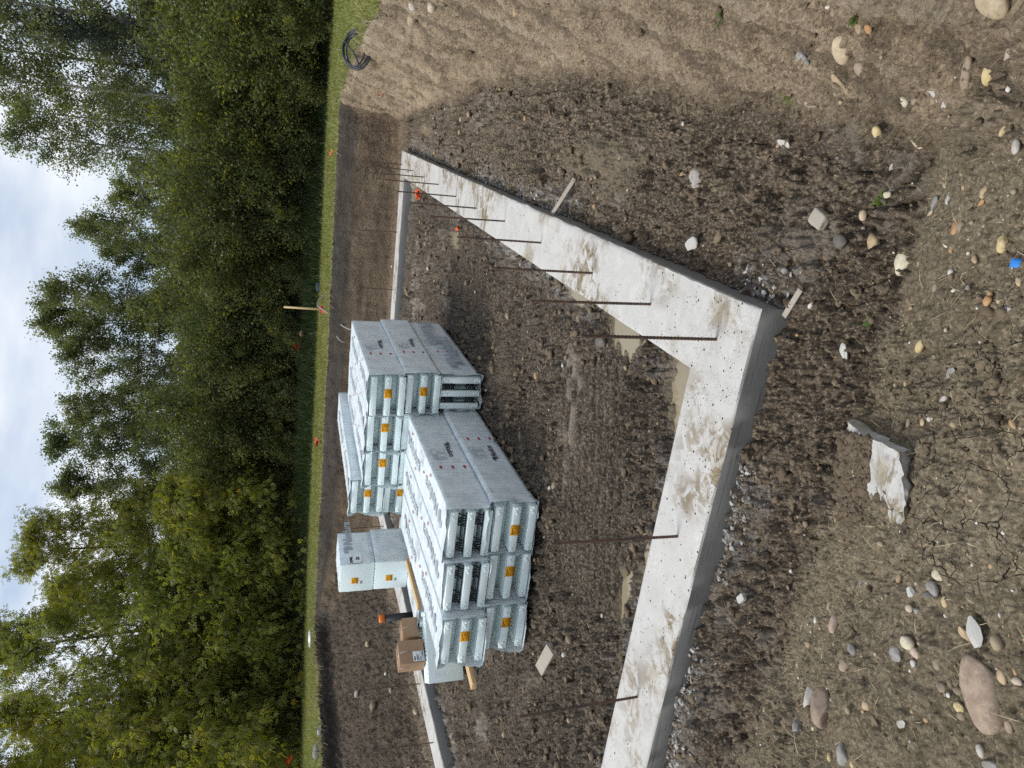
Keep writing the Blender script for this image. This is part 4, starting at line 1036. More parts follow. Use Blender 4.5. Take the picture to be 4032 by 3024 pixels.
# ================================================================ SMALL THINGS
def build_small():
    # drain pipe
    r = empty('drain_pipe', (-3.80, 11.46, 0)); mb = MB(); mb.tube([(0, 0, -.02), (0, 0, .66)], .056, 20); mb.obj('pipe', M['abs'], r, smooth=False)
    mb = MB(); mb.tube([(0, 0, .655), (0, 0, .735), (0, 0, .742)], [.064, .064, .056], 20); mb.tube([(0, 0, .742), (0, 0, .752)], .02, 4); mb.obj('cap', M['cap'], r)
    tag(r, 'black upright drain pipe with an orange cap behind the boxes', 'pipe'); r.rotation_euler = (.01, -.02, .3)
    # survey lath with flagging
    def gz(x, y): return float(surf_z([x], [y])[0])
    x, y = 1.60, 16.3; z = gz(x, y); r = empty('survey_stake', (x, y, z)); r.rotation_euler = (0, .02, 0)
    mb = MB(); mb.box(-.022, .022, -.008, .008, -.15, .93); mb.obj('lath', M['lath'], r)
    mb = MB(); rr = random.Random(4)
    mb.box(-.03, .03, -.014, .014, .10, .17)
    for k in range(7):
        a = rr.uniform(0, 6.28); p = Vector((0, 0, .14)); q = p+Vector((math.cos(a)*.09, math.sin(a)*.05, rr.uniform(-.10, .06)))
        s = Vector((0, .02, .025)); mb.add([p-s, p+s, q+s*.7, q-s*.7], [[0, 1, 2, 3]])
    mb.obj('ribbon', M['redflag'], r); tag(r, 'tall pale wooden survey stake tied with red ribbon on the lawn edge', 'stake')
    mb = MB(); pts = []
    P0 = [Vector((1.99, 16.4, z+.02)), Vector((1.72, 16.3, z+.22)), Vector((1.50, 16.0, z+.02)), Vector((1.22, 15.75, z-.28)), Vector((1.12, 15.55, z-.52)), Vector((1.22, 15.5, z-.82))]
    for k in range(len(P0)-1):
        a, b, c, d = P0[max(k-1, 0)], P0[k], P0[k+1], P0[min(k+2, len(P0)-1)]
        for t in np.linspace(0, 1, 8, endpoint=False): pts.append(.5*((2*b)+(-a+c)*t+(2*a-5*b+4*c-d)*t*t+(-a+3*b-3*c+d)*t**3))
    mb.tube(pts, .014, 7); o = mb.obj('utility_cable', M['cable'], smooth=True); tag(o, 'pale cable looping from the survey stake down the cut wall', 'cable')
    # service post
    x, y = 1.36, 21.0; z = gz(x, y); r = empty('service_post', (x, y, z))
    mb = MB(); mb.box(-.07, .07, -.06, .06, -.1, .34); mb.box(-.055, .055, -.063, -.058, .05, .3); mb.obj('post', M['postm'], r, bevel=.008)
    v, f = ICO2; v = v*(1+.35*fbm(v[:, 0]*2, v[:, 1]*2, v[:, 2]*2, 2, 3)[:, None])
    np_obj('cap', v*[.085, .08, .075]+[0, 0, .39], f, [M['pinkcap']], r); tag(r, 'dark short service post with a weathered pinkish top at the wood edge', 'post')
    # hose coil on the bank
    x, y = 4.93, 10.76; z = gz(x, y)+.03; mb = MB(); pts = []; rr = random.Random(9)
    for k in range(150):
        t = k/150; a = t*2*math.pi*5; R = .27+.035*math.sin(t*19)+.02*math.sin(a*1.7); pts.append((R*math.cos(a), R*.80*math.sin(a), .02+.06*t+.012*math.sin(a*2+t*7)))
    mb.tube(pts, .013, 7); mb.tube([(-.24, .03, .1), (-.05, .02, .12), (.2, .09, .1)], .013, 7)
    o = mb.obj('hose_coil', M['hose'], smooth=True); o.location = (x, y, z); o.rotation_euler = (.75, -.35, .3); tag(o, 'coil of dark hose resting under the lawn edge on the right bank', 'hose')
    # flags
    def flag(x, y, mat, s, label, wire=.0, nm='marker_flag'):
        z = gz(x, y); rr = random.Random(int(x*100)); r = empty(nm, (x, y, z), rr.uniform(0, 3))
        mb = MB()
        for k in range(4):
            a = rr.uniform(0, 6.3); c = Vector((rr.uniform(-s, s)*.5, rr.uniform(-s, s)*.5, wire+s*.25+rr.uniform(0, s*.3))); u = Vector((math.cos(a), math.sin(a), rr.uniform(-.5, .5)))*s*.55; w = Vector((-math.sin(a), math.cos(a), rr.uniform(-.3, .9)))*s*.32
            mb.add([c-u-w, c+u-w, c+u+w, c-u*.6+w*1.3], [[0, 1, 2, 3]])
        mb.obj('ribbon', mat, r)
        mb = MB(); mb.tube([(0, 0, -.03), (0, 0, wire+s*.3)], .003, 5); mb.obj('wire', M['rebar'], r); tag(r, label, 'flag'); return r
    flag(5.0, 12.30, M['flag'], .085, 'orange ribbon scrap on the pit floor at the foot of the right bank')
    flag(3.23, 12.15, M['flag'], .13, 'orange ribbon bunch inside the far right corner of the footing')
    flag(2.07, 9.24, M['flag'], .055, 'small orange ribbon scrap by the inner edge of the right footing')
    flag(-5.72, 10.75, M['flag'], .07, 'orange ribbon scrap outside the left footing')
    flag(4.70, 14.95, M['flag'], .07, 'orange red flag in the lawn near the right end of the cut wall', .05)
    flag(4.84, 19.7, M['redflag'], .07, 'red flag at the lawn edge under the right hand shrubs', .03)
    flag(6.2, 20.3, M['redflag'], .10, 'red flag hanging among the shrubs left of the white bag', .45)
    flag(1.0, 20.9, M['redflag'], .12, 'bright red flag on a wire to the left of the dark post', .50)
    flag(-1.44, 17.25, M['redflag'], .15, 'red ribbon at the lawn edge above the tall back stack', .05)
    flag(-11.9, 23.0, M['flag'], .22, 'orange ribbon in the dark under the left trees', .35)
    # litter
    def crumple(nm, x, y, s, mat, label, cat, dz=.0):
        v, f = ICO3; v = v*(1+.45*fbm(v[:, 0]*2.5+x, v[:, 1]*2.5, v[:, 2]*2.5, 3, 8)[:, None]); o = np_obj(nm, v*s, f, [mat]); o.location = (x, y, gz(x, y)+s[2]*.6+dz); return tag(o, label, cat)
    crumple('plastic_bag', 7.75, 19.9, (.17, .10, .14), M['bag'], 'crumpled white bag at the edge of the wood on the right', 'bag')
    crumple('plastic_scrap', 2.50, 19.4, (.13, .07, .07), simple('navy_plastic', (.05, .08, .15), .5), 'dark blue plastic scrap on the lawn behind the survey stake', 'litter')
    crumple('plastic_scrap', 2.95, 20.4, (.20, .06, .04), M['bag'], 'pale grey strip of plastic along the lawn edge', 'litter')
    crumple('paper_scrap', -6.9, 19.6, (.24, .12, .05), M['paper'], 'long white scrap on the dark lawn at the left', 'litter')
    mb = MB(); mb.box(-.016, .016, -.011, .011, 0, .010); mb.box(-.010, .012, -.007, .007, .010, .014); mb.tube([(-.016, 0, .005), (-.023, .003, .005)], .002, 5)
    o = mb.obj('plastic_clip', M['blue'], bevel=.002); x, y = .314, 1.262; o.location = (x, y, gz(x, y)+.002); o.rotation_euler = (.1, -.3, 1.3); tag(o, 'small blue plastic clip on the soil at the bottom edge', 'clip')
    # roots and a pipe end poking from the wall
    mb = MB(); mb.tube([(0, 0, 0), (-.06, -.06, -.03), (-.13, -.10, -.10), (-.12, -.14, -.20)], [.016, .014, .010, .006], 6); o = mb.obj('root', M['oldwood'], smooth=True); o.location = (.98, 15.72, 1.15); tag(o, 'crooked root poking out of the cut wall below the post', 'root')
    # clods of turf / boulders on the left slope edge
    for i, (x, y, L, col, lab) in enumerate([(-7.9, 15.6, .36, 'grey', 'big grey stone at the top of the left slope under dry grass'), (-7.35, 15.3, .18, 'white', 'white stone at the top of the left slope beside a big grey one'),
                                            (-6.15, 13.55, .22, 'brown', 'brown oval stone halfway down the left slope'), (-5.75, 13.2, .11, 'pale', 'pale round stone beside the brown oval on the left slope'),
                                            (-5.5, 15.0, .16, 'buff', 'buff stone high on the left slope behind the drain pipe'), (-6.35, 14.6, .14, 'pale', 'pale stone on the left slope above the smaller cardboard box'),
                                            (-5.6, 11.9, .15, 'buff', 'buff stone low on the left slope near the footing'), (-6.3, 11.4, .13, 'cream', 'cream stone on the left slope at the edge of the picture'),
                                            (3.91, 7.29, .15, 'pale', 'pale cobble on the right bank above the pit'), (4.01, 7.75, .17, 'buff', 'large buff cobble on the right bank near the grass'), (3.74, 6.92, .14, 'cream', 'cream cobble on the right bank near the edge of the picture'), (3.98, 7.5, .10, 'pale', 'smaller pale cobble on the right bank'), (5.3, 11.9, .2, 'grey', 'grey cobble under the hose coil by the cut wall')]):
        v, f = stone_mesh('r' if L < .3 else 'h', L, L*.72, L*.55, 200+i); o = np_obj('stone', v, f, [STONE_M[col]], smooth=True); o.location = (x, y, gz(x, y)+L*.12); o.rotation_euler = (.1*i % .4, .1, i*1.3); tag(o, lab, 'stone', 'stones and rubble on the bare soil')
build_small()
# ---------------------------------------------------------------- weeds and straw on the bank
def build_weeds():
    mw = mat_leaf('weed_leaf', (.075, .125, .025), (.16, .22, .05), (1.3, 1.4, .7), .3)
    for i, (x, y, s, n, lab) in enumerate([(1.345, 2.014, .055, 16, 'bright green weed beside the tan blunt stone on the right bank'), (1.329, 2.65, .05, 10, 'dark green weed at the crest of the right bank'),
                                           (.768, 2.236, .045, 12, 'dull green weed in the hollow below the right bank'), (.272, 2.28, .05, 5, 'single green leafy weed on the lip of the near bank'), (1.732, 2.868, .055, 7, 'thin green weed high on the right bank')]):
        r = np.random.default_rng(i); V = []; F = []
        for k in range(n):
            a = r.uniform(0, 6.28); L = s*r.uniform(.6, 1.2); w = L*.24; el = r.uniform(.25, 1.0); d = np.array([math.cos(a)*math.cos(el), math.sin(a)*math.cos(el), math.sin(el)]); sd = np.array([-math.sin(a), math.cos(a), .2*r.normal()])*w
            b = d*L*.15; o = len(V); V += [b, b+d*L*.45+sd, b+d*L*.85+[0, 0, -.15*L], b+d*L*.45-sd]; F.append([o, o+1, o+2, o+3])
        o = np_obj('weed', V, F, [mw], attrs=dict(tint=r.uniform(0, 1, len(V)))); o.location = (x, y, float(surf_z([x], [y])[0])); tag(o, lab, 'weed')
    # dry straw: loose stems nobody could count
    x, y, q, r = sample_ground(1000, 14, 31); k = (r.uniform(0, 1, len(x)) < np.where(q['near'] > .05, .55, .18)*(1+1.0*(q['tl'] > .3))); x, y = x[k], y[k]; z = surf_z(x, y); V = []; F = []
    for i in range(len(x)):
        a = r.uniform(0, 6.28); rad = math.hypot(x[i], y[i]); L = r.uniform(.02, .09)*min(max(rad/3, .8), 1.6); w = .0007*max(1, rad/2.2); d = np.array([math.cos(a), math.sin(a), r.uniform(-.05, .2)]); s = np.array([-math.sin(a), math.cos(a), .3])*w; b = np.array([x[i], y[i], z[i]+.006]); m_ = b+d*L*.5+[0, 0, L*.08]+s*r.uniform(-4, 4); o = len(V)
        V += [b-s, b+s, m_-s, m_+s, b+d*L-s*.5, b+d*L+s*.5]; F += [[o, o+1, o+3, o+2], [o+2, o+3, o+5, o+4]]
    t = NT('straw'); t.bsdf(t.mix(t.noise(20, 2), (.34, .27, .15), (.58, .50, .34)), .7, .2); o = np_obj('dry_straw', V, F, [t.m]); tag(o, kind='stuff')
build_weeds()
# ================================================================ WOOD: trees, shrubs, grass
LEAF = dict(poplar=mat_leaf('poplar_leaf', (.080, .112, .048), (.205, .238, .104), (1.5, 1.5, .65), .45),
            elder=mat_leaf('maple_leaf', (.100, .128, .028), (.320, .330, .078), (1.75, 1.7, .5), .5, (.42, .30, .03), .012),
            shrub=mat_leaf('shrub_leaf', (.060, .086, .034), (.180, .208, .078), (1.5, 1.5, .6), .40, (.28, .27, .04), .02),
            pine=mat_leaf('needle', (.030, .055, .040), (.070, .105, .080), (1.0, 1.1, .8), .25))
BARK = dict(pale=mat_bark('pale_bark', (.30, .30, .26), (.50, .49, .43)), dark=mat_bark('dark_bark', (.035, .030, .025), (.085, .074, .060)))
def tubes(polys, radii, n):
    """many tapered tubes; polys (m,k,3), radii (m,k)"""
    m, k, _ = polys.shape
    t = np.gradient(polys, axis=1); t /= np.linalg.norm(t, axis=2, keepdims=True)+1e-9
    ref = np.where(np.abs(t[..., 2:3]) < .9, np.array([0, 0, 1.]), np.array([1., 0, 0])); u = np.cross(t, ref); u /= np.linalg.norm(u, axis=2, keepdims=True)+1e-9; w = np.cross(t, u)
    a = np.arange(n)*2*math.pi/n
    v = polys[:, :, None]+(u[:, :, None]*np.cos(a)[None, None, :, None]+w[:, :, None]*np.sin(a)[None, None, :, None])*radii[:, :, None, None]
    idx = np.arange(m*k*n).reshape(m, k, n); nx = np.roll(idx, -1, axis=2)
    f = np.stack([idx[:, :-1], nx[:, :-1], nx[:, 1:], idx[:, 1:]], -1).reshape(-1, 4)
    return v.reshape(-1, 3), f
def join(parts):
    V = []; F = []; o = 0
    for v, f in parts: V.append(v); F.append(f+o); o += len(v)
    return np.concatenate(V), np.concatenate(F)
def unit(v): return v/(np.linalg.norm(v, axis=-1, keepdims=True)+1e-9)
def leaf_quads(p, d, nrm, L, W):
    """one folded diamond per leaf"""
    d = unit(d); s = unit(np.cross(d, nrm)); n = np.cross(s, d); L = L[:, None]; W = W[:, None]
    v = np.stack([p, p+d*L*.45+s*W*.5+n*L*.06, p+d*L, p+d*L*.45-s*W*.5+n*L*.06], 1)
    return v.reshape(-1, 3), np.arange(len(p)*4).reshape(-1, 4)
def make_tree(name, seed, H, R, t0, nl, ntw, nlf, prof, kind, el, leafL, leafW, spread, droop, bark, trunk_r, lean=.03, multi=1, leader=1.0):
    r = np.random.default_rng(seed); root = empty(name, (0, 0, 0)); wood = []
    stems = []
    for s in range(multi):
        k = 9; zz = np.linspace(0, 1, k); off = np.zeros(2) if multi == 1 else r.normal(0, .10*R, 2)
        dirn = r.normal(0, 1, 2)*lean*H*(1 if multi == 1 else 4.5)
        wx = np.cumsum(r.normal(0, .012*H, k))*zz*.5; wy = np.cumsum(r.normal(0, .012*H, k))*zz*.5
        hh = H*(leader if s == 0 else r.uniform(.62, .98))
        stems.append(np.stack([off[0]+dirn[0]*zz**1.3+wx, off[1]+dirn[1]*zz**1.3+wy, hh*zz*.97-.15*(1-zz)], -1))
        rad = trunk_r*(1-.93*zz**.9)*(1 if s == 0 else .7); rad[0] *= 1.25
        wood.append(tubes(stems[-1][None], rad[None], 7))
    nL = nl*multi
    si = np.arange(nL) % multi; t = t0+(1-t0)*((np.arange(nL)+r.uniform(0, .8, nL))/nL)**.92; t = np.clip(t, 0, .985)
    st = np.array(stems); kk = t*8; i0 = np.minimum(kk.astype(int), 7); fr = (kk-i0)[:, None]
    base = st[si, i0]*(1-fr)+st[si, i0+1]*fr
    az = np.arange(nL)*2.39996+r.normal(0, .5, nL); e = np.radians(el[0]+(el[1]-el[0])*t+r.normal(0, 9, nL))
    ln = R*np.interp(t, prof[0], prof[1])*r.uniform(.65, 1.15, nL)
    d = np.stack([np.cos(az)*np.cos(e), np.sin(az)*np.cos(e), np.sin(e)], -1)
    s4 = np.linspace(0, 1, 5)
    lp = base[:, None]+d[:, None]*ln[:, None, None]*s4[None, :, None]; lp[..., 2] += (ln[:, None]*(.16-.42*droop)*s4[None]**2); lp[:, 1:] += r.normal(0, .035, (nL, 4, 3))*ln[:, None, None]
    wood.append(tubes(lp, np.maximum(.004, (trunk_r*.30*(1-.8*t))[:, None]*(1-.85*s4[None])), 4))
    # twigs
    nT = nL*ntw; li = np.repeat(np.arange(nL), ntw); sT = r.uniform(.22, 1.0, nT)**.8; q = sT*4; j0 = np.minimum(q.astype(int), 3); fr = (q-j0)[:, None]
    tb = lp[li, j0]*(1-fr)+lp[li, j0+1]*fr
    td = unit(d[li]*.7+unit(r.normal(size=(nT, 3)))*.95+np.array([0, 0, .25-.9*droop])); tl = r.uniform(.45, 1.1, nT)*spread*np.maximum(.35, ln[li]/R)**.5
    tp = np.stack([tb, tb+td*tl[:, None]*.55, tb+td*tl[:, None]+np.array([0, 0, -.25*droop])*tl[:, None]], 1)
    wood.append(tubes(tp, np.tile(np.array([[.008, .006, .003]]), (nT, 1)), 3))
    wv, wf = join(wood); np_obj('trunk', wv, wf, [BARK[bark]], root, smooth=True)
    # leaves
    n = nT*nlf; ti = np.repeat(np.arange(nT), nlf); u = r.uniform(.1, 1.08, n)
    clump = r.uniform(0, 1, nT)
    p = tb[ti]+td[ti]*(tl[ti]*u)[:, None]+r.normal(0, .085*spread/.55, (n, 3)); p[:, 2] -= .25*droop*tl[ti]*u
    p[:, 2] = np.maximum(p[:, 2], .05)
    tint = np.clip(.45*clump[ti]+.55*r.uniform(0, 1, n), 0, .975)
    if kind == 'pinnate':
        rach = unit(td[ti]*.6+r.normal(0, .45, (n, 3))+np.array([0, 0, -.75])); side = unit(np.cross(rach, r.normal(size=(n, 3)))); LL = leafL*r.uniform(.75, 1.25, n)
        V = []; T = []
        for a, sd in ((.05, 1), (.05, -1), (.35, 1), (.35, -1), (.62, 0)):
            pp = p+rach*(LL*a*1.4)[:, None]; dd = unit(rach*(.75 if sd else 1)+side*sd*.75); V.append(leaf_quads(pp, dd, np.cross(rach, side)+r.normal(0, .35, (n, 3)), LL*.95, np.full(n, leafW))[0].reshape(n, 4, 3)); T.append(tint)
        v = np.concatenate(V).reshape(-1, 3); f = np.arange(len(v)).reshape(-1, 4); tint = np.concatenate(T)
        yel = r.uniform(0, 1, len(tint)); ye = np.repeat((r.uniform(0, 1, n) > .993)[None], 5, 0).ravel(); tint = np.where(ye, 1.0, tint)
    else:
        dd = unit(r.normal(0, .6, (n, 3))+td[ti]*.5+np.array([0, 0, -.35 if kind == 'round' else .15])); nn = unit(r.normal(0, .7, (n, 3))+np.array([0, 0, .7])); LL = leafL*r.uniform(.7, 1.25, n)
        v, f = leaf_quads(p, dd, nn, LL, LL*leafW/leafL)
        if kind == 'oval': tint = np.where(np.repeat(r.uniform(0, 1, nT) > .975, nlf), 1.0, tint)
    mt = LEAF[{'pinnate': 'elder', 'round': 'poplar', 'oval': 'shrub', 'needle': 'pine'}[kind]]
    np_obj('crown', v, f, [mt], root, attrs=dict(tint=np.repeat(tint, 4)))
    return root
def at_az(Y, rr):
    a = math.atan((1512-Y)/2926.); return rr*math.sin(a), rr*math.cos(a)
def plant(proto, used, Y, rr, H, H0, label, cat, group, sxy=1.0):
    o = proto if id(proto) not in used else copy_tree(proto)
    used.add(id(proto)); x, y = at_az(Y, rr); zg = float(macro(np.array([x]), np.array([y]))[0])
    k = H/H0; o.location = (x, y, zg-.05); o.rotation_euler = (0, 0, (Y*.013+rr) % 6.28); o.scale = (k*sxy, k*sxy, k); tag(o, label, cat, group)
def build_wood():
    pp = ([0, .15, .4, .7, .9, 1], [.5, .85, 1, .88, .60, .28])
    pop = [make_tree('poplar_tree', 31+i, 9.0, 2.0+.2*(i % 3), (.16, .20, .12, .24, .15)[i], 46, 9, (58, 46, 62, 38, 56)[i], pp, 'round', (28, 62), .075, .064, .62, .05, 'pale', .085+.01*(i % 2), .02) for i in range(5)]
    tall = [make_tree('poplar_tree', 71+i, 11.0, 1.9, .30, 40, 8, (40, 32)[i], pp, 'round', (30, 60), .075, .064, .75, .0, 'pale', .13, .02) for i in range(2)]
    ep = ([0, .1, .3, .55, .8, 1], [.75, 1.0, 1.05, .95, .66, .25])
    eld = [make_tree('maple_tree', 51+i, 9.5, (3.3, 2.9, 3.5)[i], .05, 62, 13, 13, ep, 'pinnate', (2, 55), .115, .036, .85, .55, 'dark', .15, .02) for i in range(3)]
    bough = [make_tree('maple_tree', 61+i, 5.0, 2.6, .03, 34, 13, 13, ep, 'pinnate', (0, 50), .115, .036, .8, .6, 'dark', .07, .03, 2) for i in range(2)]
    sp = ([0, .3, .7, 1], [.55, 1, .9, .35])
    shr = [make_tree('shrub', 81+i, 3.4, 1.35, .04, 13, 8, (30, 26, 32, 24)[i], sp, 'oval', (25, 62), .078, .042, .55, .0, 'dark', .03, .05, 4) for i in range(4)]
    low = [make_tree('shrub', 91+i, 1.3, .85, .02, 9, 7, 24, sp, 'oval', (15, 55), .075, .042, .40, .0, 'dark', .018, .05, 4) for i in range(2)]
    pine = make_tree('pine_tree', 99, 3.2, 1.0, .05, 40, 8, 60, ([0, .5, 1], [1, .62, .08]), 'needle', (5, 35), .075, .006, .38, .05, 'dark', .05, .01)
    used = set(); T = 1.40
    G = 'maples at the left of the wood'
    for i, (Y, rr, zt, lab) in enumerate([(3010, 29.5, 12.6, 'tall bushy maple at the left end of the wood, cut by the picture edge'), (2735, 31.5, 11.6, 'bushy maple with an open top where sky shows between branches'),
                                          (2440, 28.5, 11.3, 'broad bushy maple whose top is the highest of the left group'), (2135, 27.5, 10.6, 'yellow green bushy maple at the right of the left group'), (2880, 33.5, 11.3, 'maple behind the leftmost pair, partly hidden'), (2290, 32, 10.6, 'maple standing behind the two right hand bushy maples'), (1985, 31, 8.4, 'lower maple in the gap before the poplars')]):
        plant(eld[i % 3], used, Y, rr, zt-T-.35, 9.5, lab, 'tree', G)
    for i, (Y, rr, zt, lab) in enumerate([(2960, 27.6, 6.6, 'low drooping maple over the dark lawn at the left edge'), (2700, 26.6, 7.4, 'drooping maple with scattered yellow leaves facing the pit'), (2480, 27.2, 6.3, 'low maple boughs over the dark gap behind the dated bundle'), (2260, 25.4, 6.6, 'leafy maple boughs above the tall back stack'), (2040, 25.2, 5.8, 'light green maple boughs right of the left group'), (1870, 26.5, 5.0, 'lowest maple boughs between left group and shrubs')]):
        plant(bough[i % 2], used, Y, rr, zt-T, 5.0, lab, 'tree', G)
    G = 'poplars in the middle of the wood'
    for i, (Y, rr, zt, lab) in enumerate([(1905, 31, 10.7, 'poplar next to the yellow green maple'), (1770, 32, 11.4, 'leafy poplar with the highest tip left of the middle'), (1650, 30.5, 10.5, 'poplar with a dip of sky on its right'), (1530, 34, 9.6, 'lower poplar filling the dip right of the picture middle line'),
                                          (1420, 31, 10.9, 'poplar rising above the survey stake'), (1305, 32, 11.7, 'highest poplar above the survey stake'), (1185, 30.5, 11.2, 'poplar with a slim tip right of the survey stake'), (1060, 31, 9.5, 'short poplar in the notch of the tree line'), (930, 29, 10.0, 'poplar just right of the notch in the tree line'), (810, 28.5, 8.6, 'small poplar between two taller ones on the right'),
                                          (1710, 35, 10.2, 'poplar in the second row left of the middle'), (1240, 36, 10.6, 'poplar in the second row behind the survey stake'), (980, 35, 9.2, 'poplar in the second row behind the notch'), (700, 33, 9.8, 'poplar in the second row behind the pale trunks'), (470, 31, 10.2, 'dense poplar in the second row at the right'), (230, 30, 10.2, 'dense poplar in the second row near the right edge'), (20, 29, 9.8, 'dense poplar in the second row at the right edge'), (360, 26.5, 8.0, 'mid height poplar filling under the tall thin ones'), (120, 26, 8.2, 'mid height poplar at the far right')]):
        plant(pop[i % 5], used, Y, rr, zt-T-(.75 if i < 10 else 1.7), 9.0, lab, 'tree', G)
    G = 'tall thin poplars at the right of the wood'
    for i, (Y, rr, zt, lab) in enumerate([(665, 26.5, 10.5, 'thin poplar with a bare pale trunk, leftmost of the tall right group'), (575, 27.5, 10.6, 'thin poplar with two pale stems seen through its leaves'), (455, 25.5, 11.4, 'tall poplar with a leaning pale trunk and sparse top'), (330, 26.5, 12.0, 'tall sparse poplar whose top leaves the picture'), (185, 24.5, 12.6, 'tall sparse poplar with a long pale trunk near the right edge'), (60, 25.5, 12.0, 'tall sparse poplar at the right edge of the picture'), (-90, 24, 12.5, 'tall poplar cut by the right edge of the picture')]):
        plant(tall[i % 2], used, Y, rr, zt-T, 11.0, lab, 'tree', G, 1.05)
    G = 'shrubs along the edge of the wood'
    S = [(-60, 18.9, 4.7), (90, 19.6, 5.1), (230, 19.8, 4.3), (370, 20.3, 4.7), (500, 20.6, 4.5), (630, 20.9, 4.9), (760, 21.2, 4.4), (880, 21.6, 4.8), (1010, 22.0, 4.7), (1130, 22.2, 4.9), (1250, 22.6, 4.6), (1380, 22.9, 4.8), (1500, 23.3, 4.9), (1620, 23.8, 4.6), (1740, 24.2, 5.0), (1860, 24.6, 4.2)]
    W = ['at the right edge over the lawn', 'above the lit end of the lawn', 'above the hose coil', 'behind the right end of the cut wall', 'left of the hose coil', 'under the thin pale trunks', 'with yellow sprigs under the pale trunks', 'behind the white bag', 'above the far corner of the footing', 'right of the red flag', 'behind the red flag', 'right of the survey stake', 'behind the survey stake', 'behind the dark service post', 'with light green tips left of the service post', 'where the maples begin']
    for i, (Y, rr, zt) in enumerate(S): plant(shr[i % 4], used, Y, rr, zt-1.33, 3.4, 'leafy shrub '+W[i], 'shrub', G, 1.1)
    for i, Y in enumerate((20, 160, 300, 440, 560, 700, 820, 950, 1070, 1190, 1310, 1440, 1560, 1690, 1810)):
        rr = 20.8+.0017*Y+1.6; plant(shr[(i+2) % 4], used, Y, rr, 5.0+.7*math.sin(i*1.7)-1.33, 3.4, 'taller shrub in the second row '+W[min(i, 15)], 'shrub', G, 1.15)
    for i, (Y, rr, zt) in enumerate([(40, 18.5, 2.5), (330, 19.3, 2.4), (560, 20.1, 2.3), (840, 20.7, 2.5), (1090, 21.3, 2.3), (1330, 21.8, 2.4), (1590, 22.6, 2.5), (1780, 23.2, 2.3), (2020, 24.2, 2.4), (2300, 25.0, 2.4), (2600, 26.2, 2.6), (2860, 26.8, 2.5)]):
        W2 = ['at the right edge', 'beside the lit lawn', 'left of the white bag', 'below yellow sprigs', 'near the red flag', 'by the survey stake', 'by the service post', 'left of the service post', 'under the light maple boughs', 'above the back stack', 'behind the dated bundle', 'at the left edge']
        plant(low[i % 2], used, Y, rr, zt-1.33, 1.3, 'low dark bush at the lawn edge '+W2[i], 'shrub', G)
    plant(pine, used, 820, 20.9, 3.6-1.33, 3.2, 'small blue green pine among the shrubs right of the middle', 'tree', 'small pines in the shrubs')
    plant(pine, used, 1270, 22.4, 4.2-1.33, 3.2, 'small blue green pine to the right of the survey stake', 'tree', 'small pines in the shrubs')
    plant(pine, used, 250, 24.5, 9.5-1.33, 3.2, 'tall dull pine among the poplars on the right', 'tree', 'small pines in the shrubs', .75)
    # the wood behind reads as one mass
    r = np.random.default_rng(5); n = 70000; Y = r.uniform(-500, 3500, n); rr = r.uniform(35, 46, n); a = np.arctan((1512-Y)/2926.); x, y = rr*np.sin(a), rr*np.cos(a)
    top = 6.2+1.6*fbm(x*.25, y*.25, x*0, 3, 2); z = 1.3+(top-1.3)*r.uniform(0, 1, n)**.8; p = np.stack([x, y, z], -1)
    v, f = leaf_quads(p, r.normal(0, 1, (n, 3)), r.normal(0, 1, (n, 3)), r.uniform(.16, .34, n), r.uniform(.12, .24, n))
    o = np_obj('distant_wood', v, f, [LEAF['poplar']], attrs=dict(tint=np.repeat(r.uniform(0, .8, n), 4))); tag(o, kind='stuff')
build_wood()
def blades(name, x, y, h, w, r, tint, mat, sway=.5):
    n = len(x); z = macro(x, y)+.02*fbm(x*2.2, y*2.2, macro(x, y)*2.2, 3, 3)-.01; a = r.uniform(0, 6.283, n); s = np.stack([np.cos(a), np.sin(a), a*0], -1)*w[:, None]; b = np.stack([x, y, z], -1); lean = r.normal(0, sway, (n, 2))*h[:, None]
    m_ = b+np.stack([lean[:, 0]*.35, lean[:, 1]*.35, h*.6], -1); tpt = b+np.stack([lean[:, 0], lean[:, 1], h*r.uniform(.75, 1, n)], -1)
    v = np.stack([b-s, b+s, m_+s*.7, m_-s*.7, tpt], 1).reshape(-1, 3); i = np.arange(n)*5
    f = np.concatenate([np.stack([i, i+1, i+2, i+3], -1)]); f3 = np.stack([i+3, i+2, i+4, i+4], -1)
    F = [list(q) for q in f]+[[q[0], q[1], q[2]] for q in f3]
    return tag(np_obj(name, v, F, [mat], attrs=dict(tint=np.repeat(tint, 5))), kind='stuff')
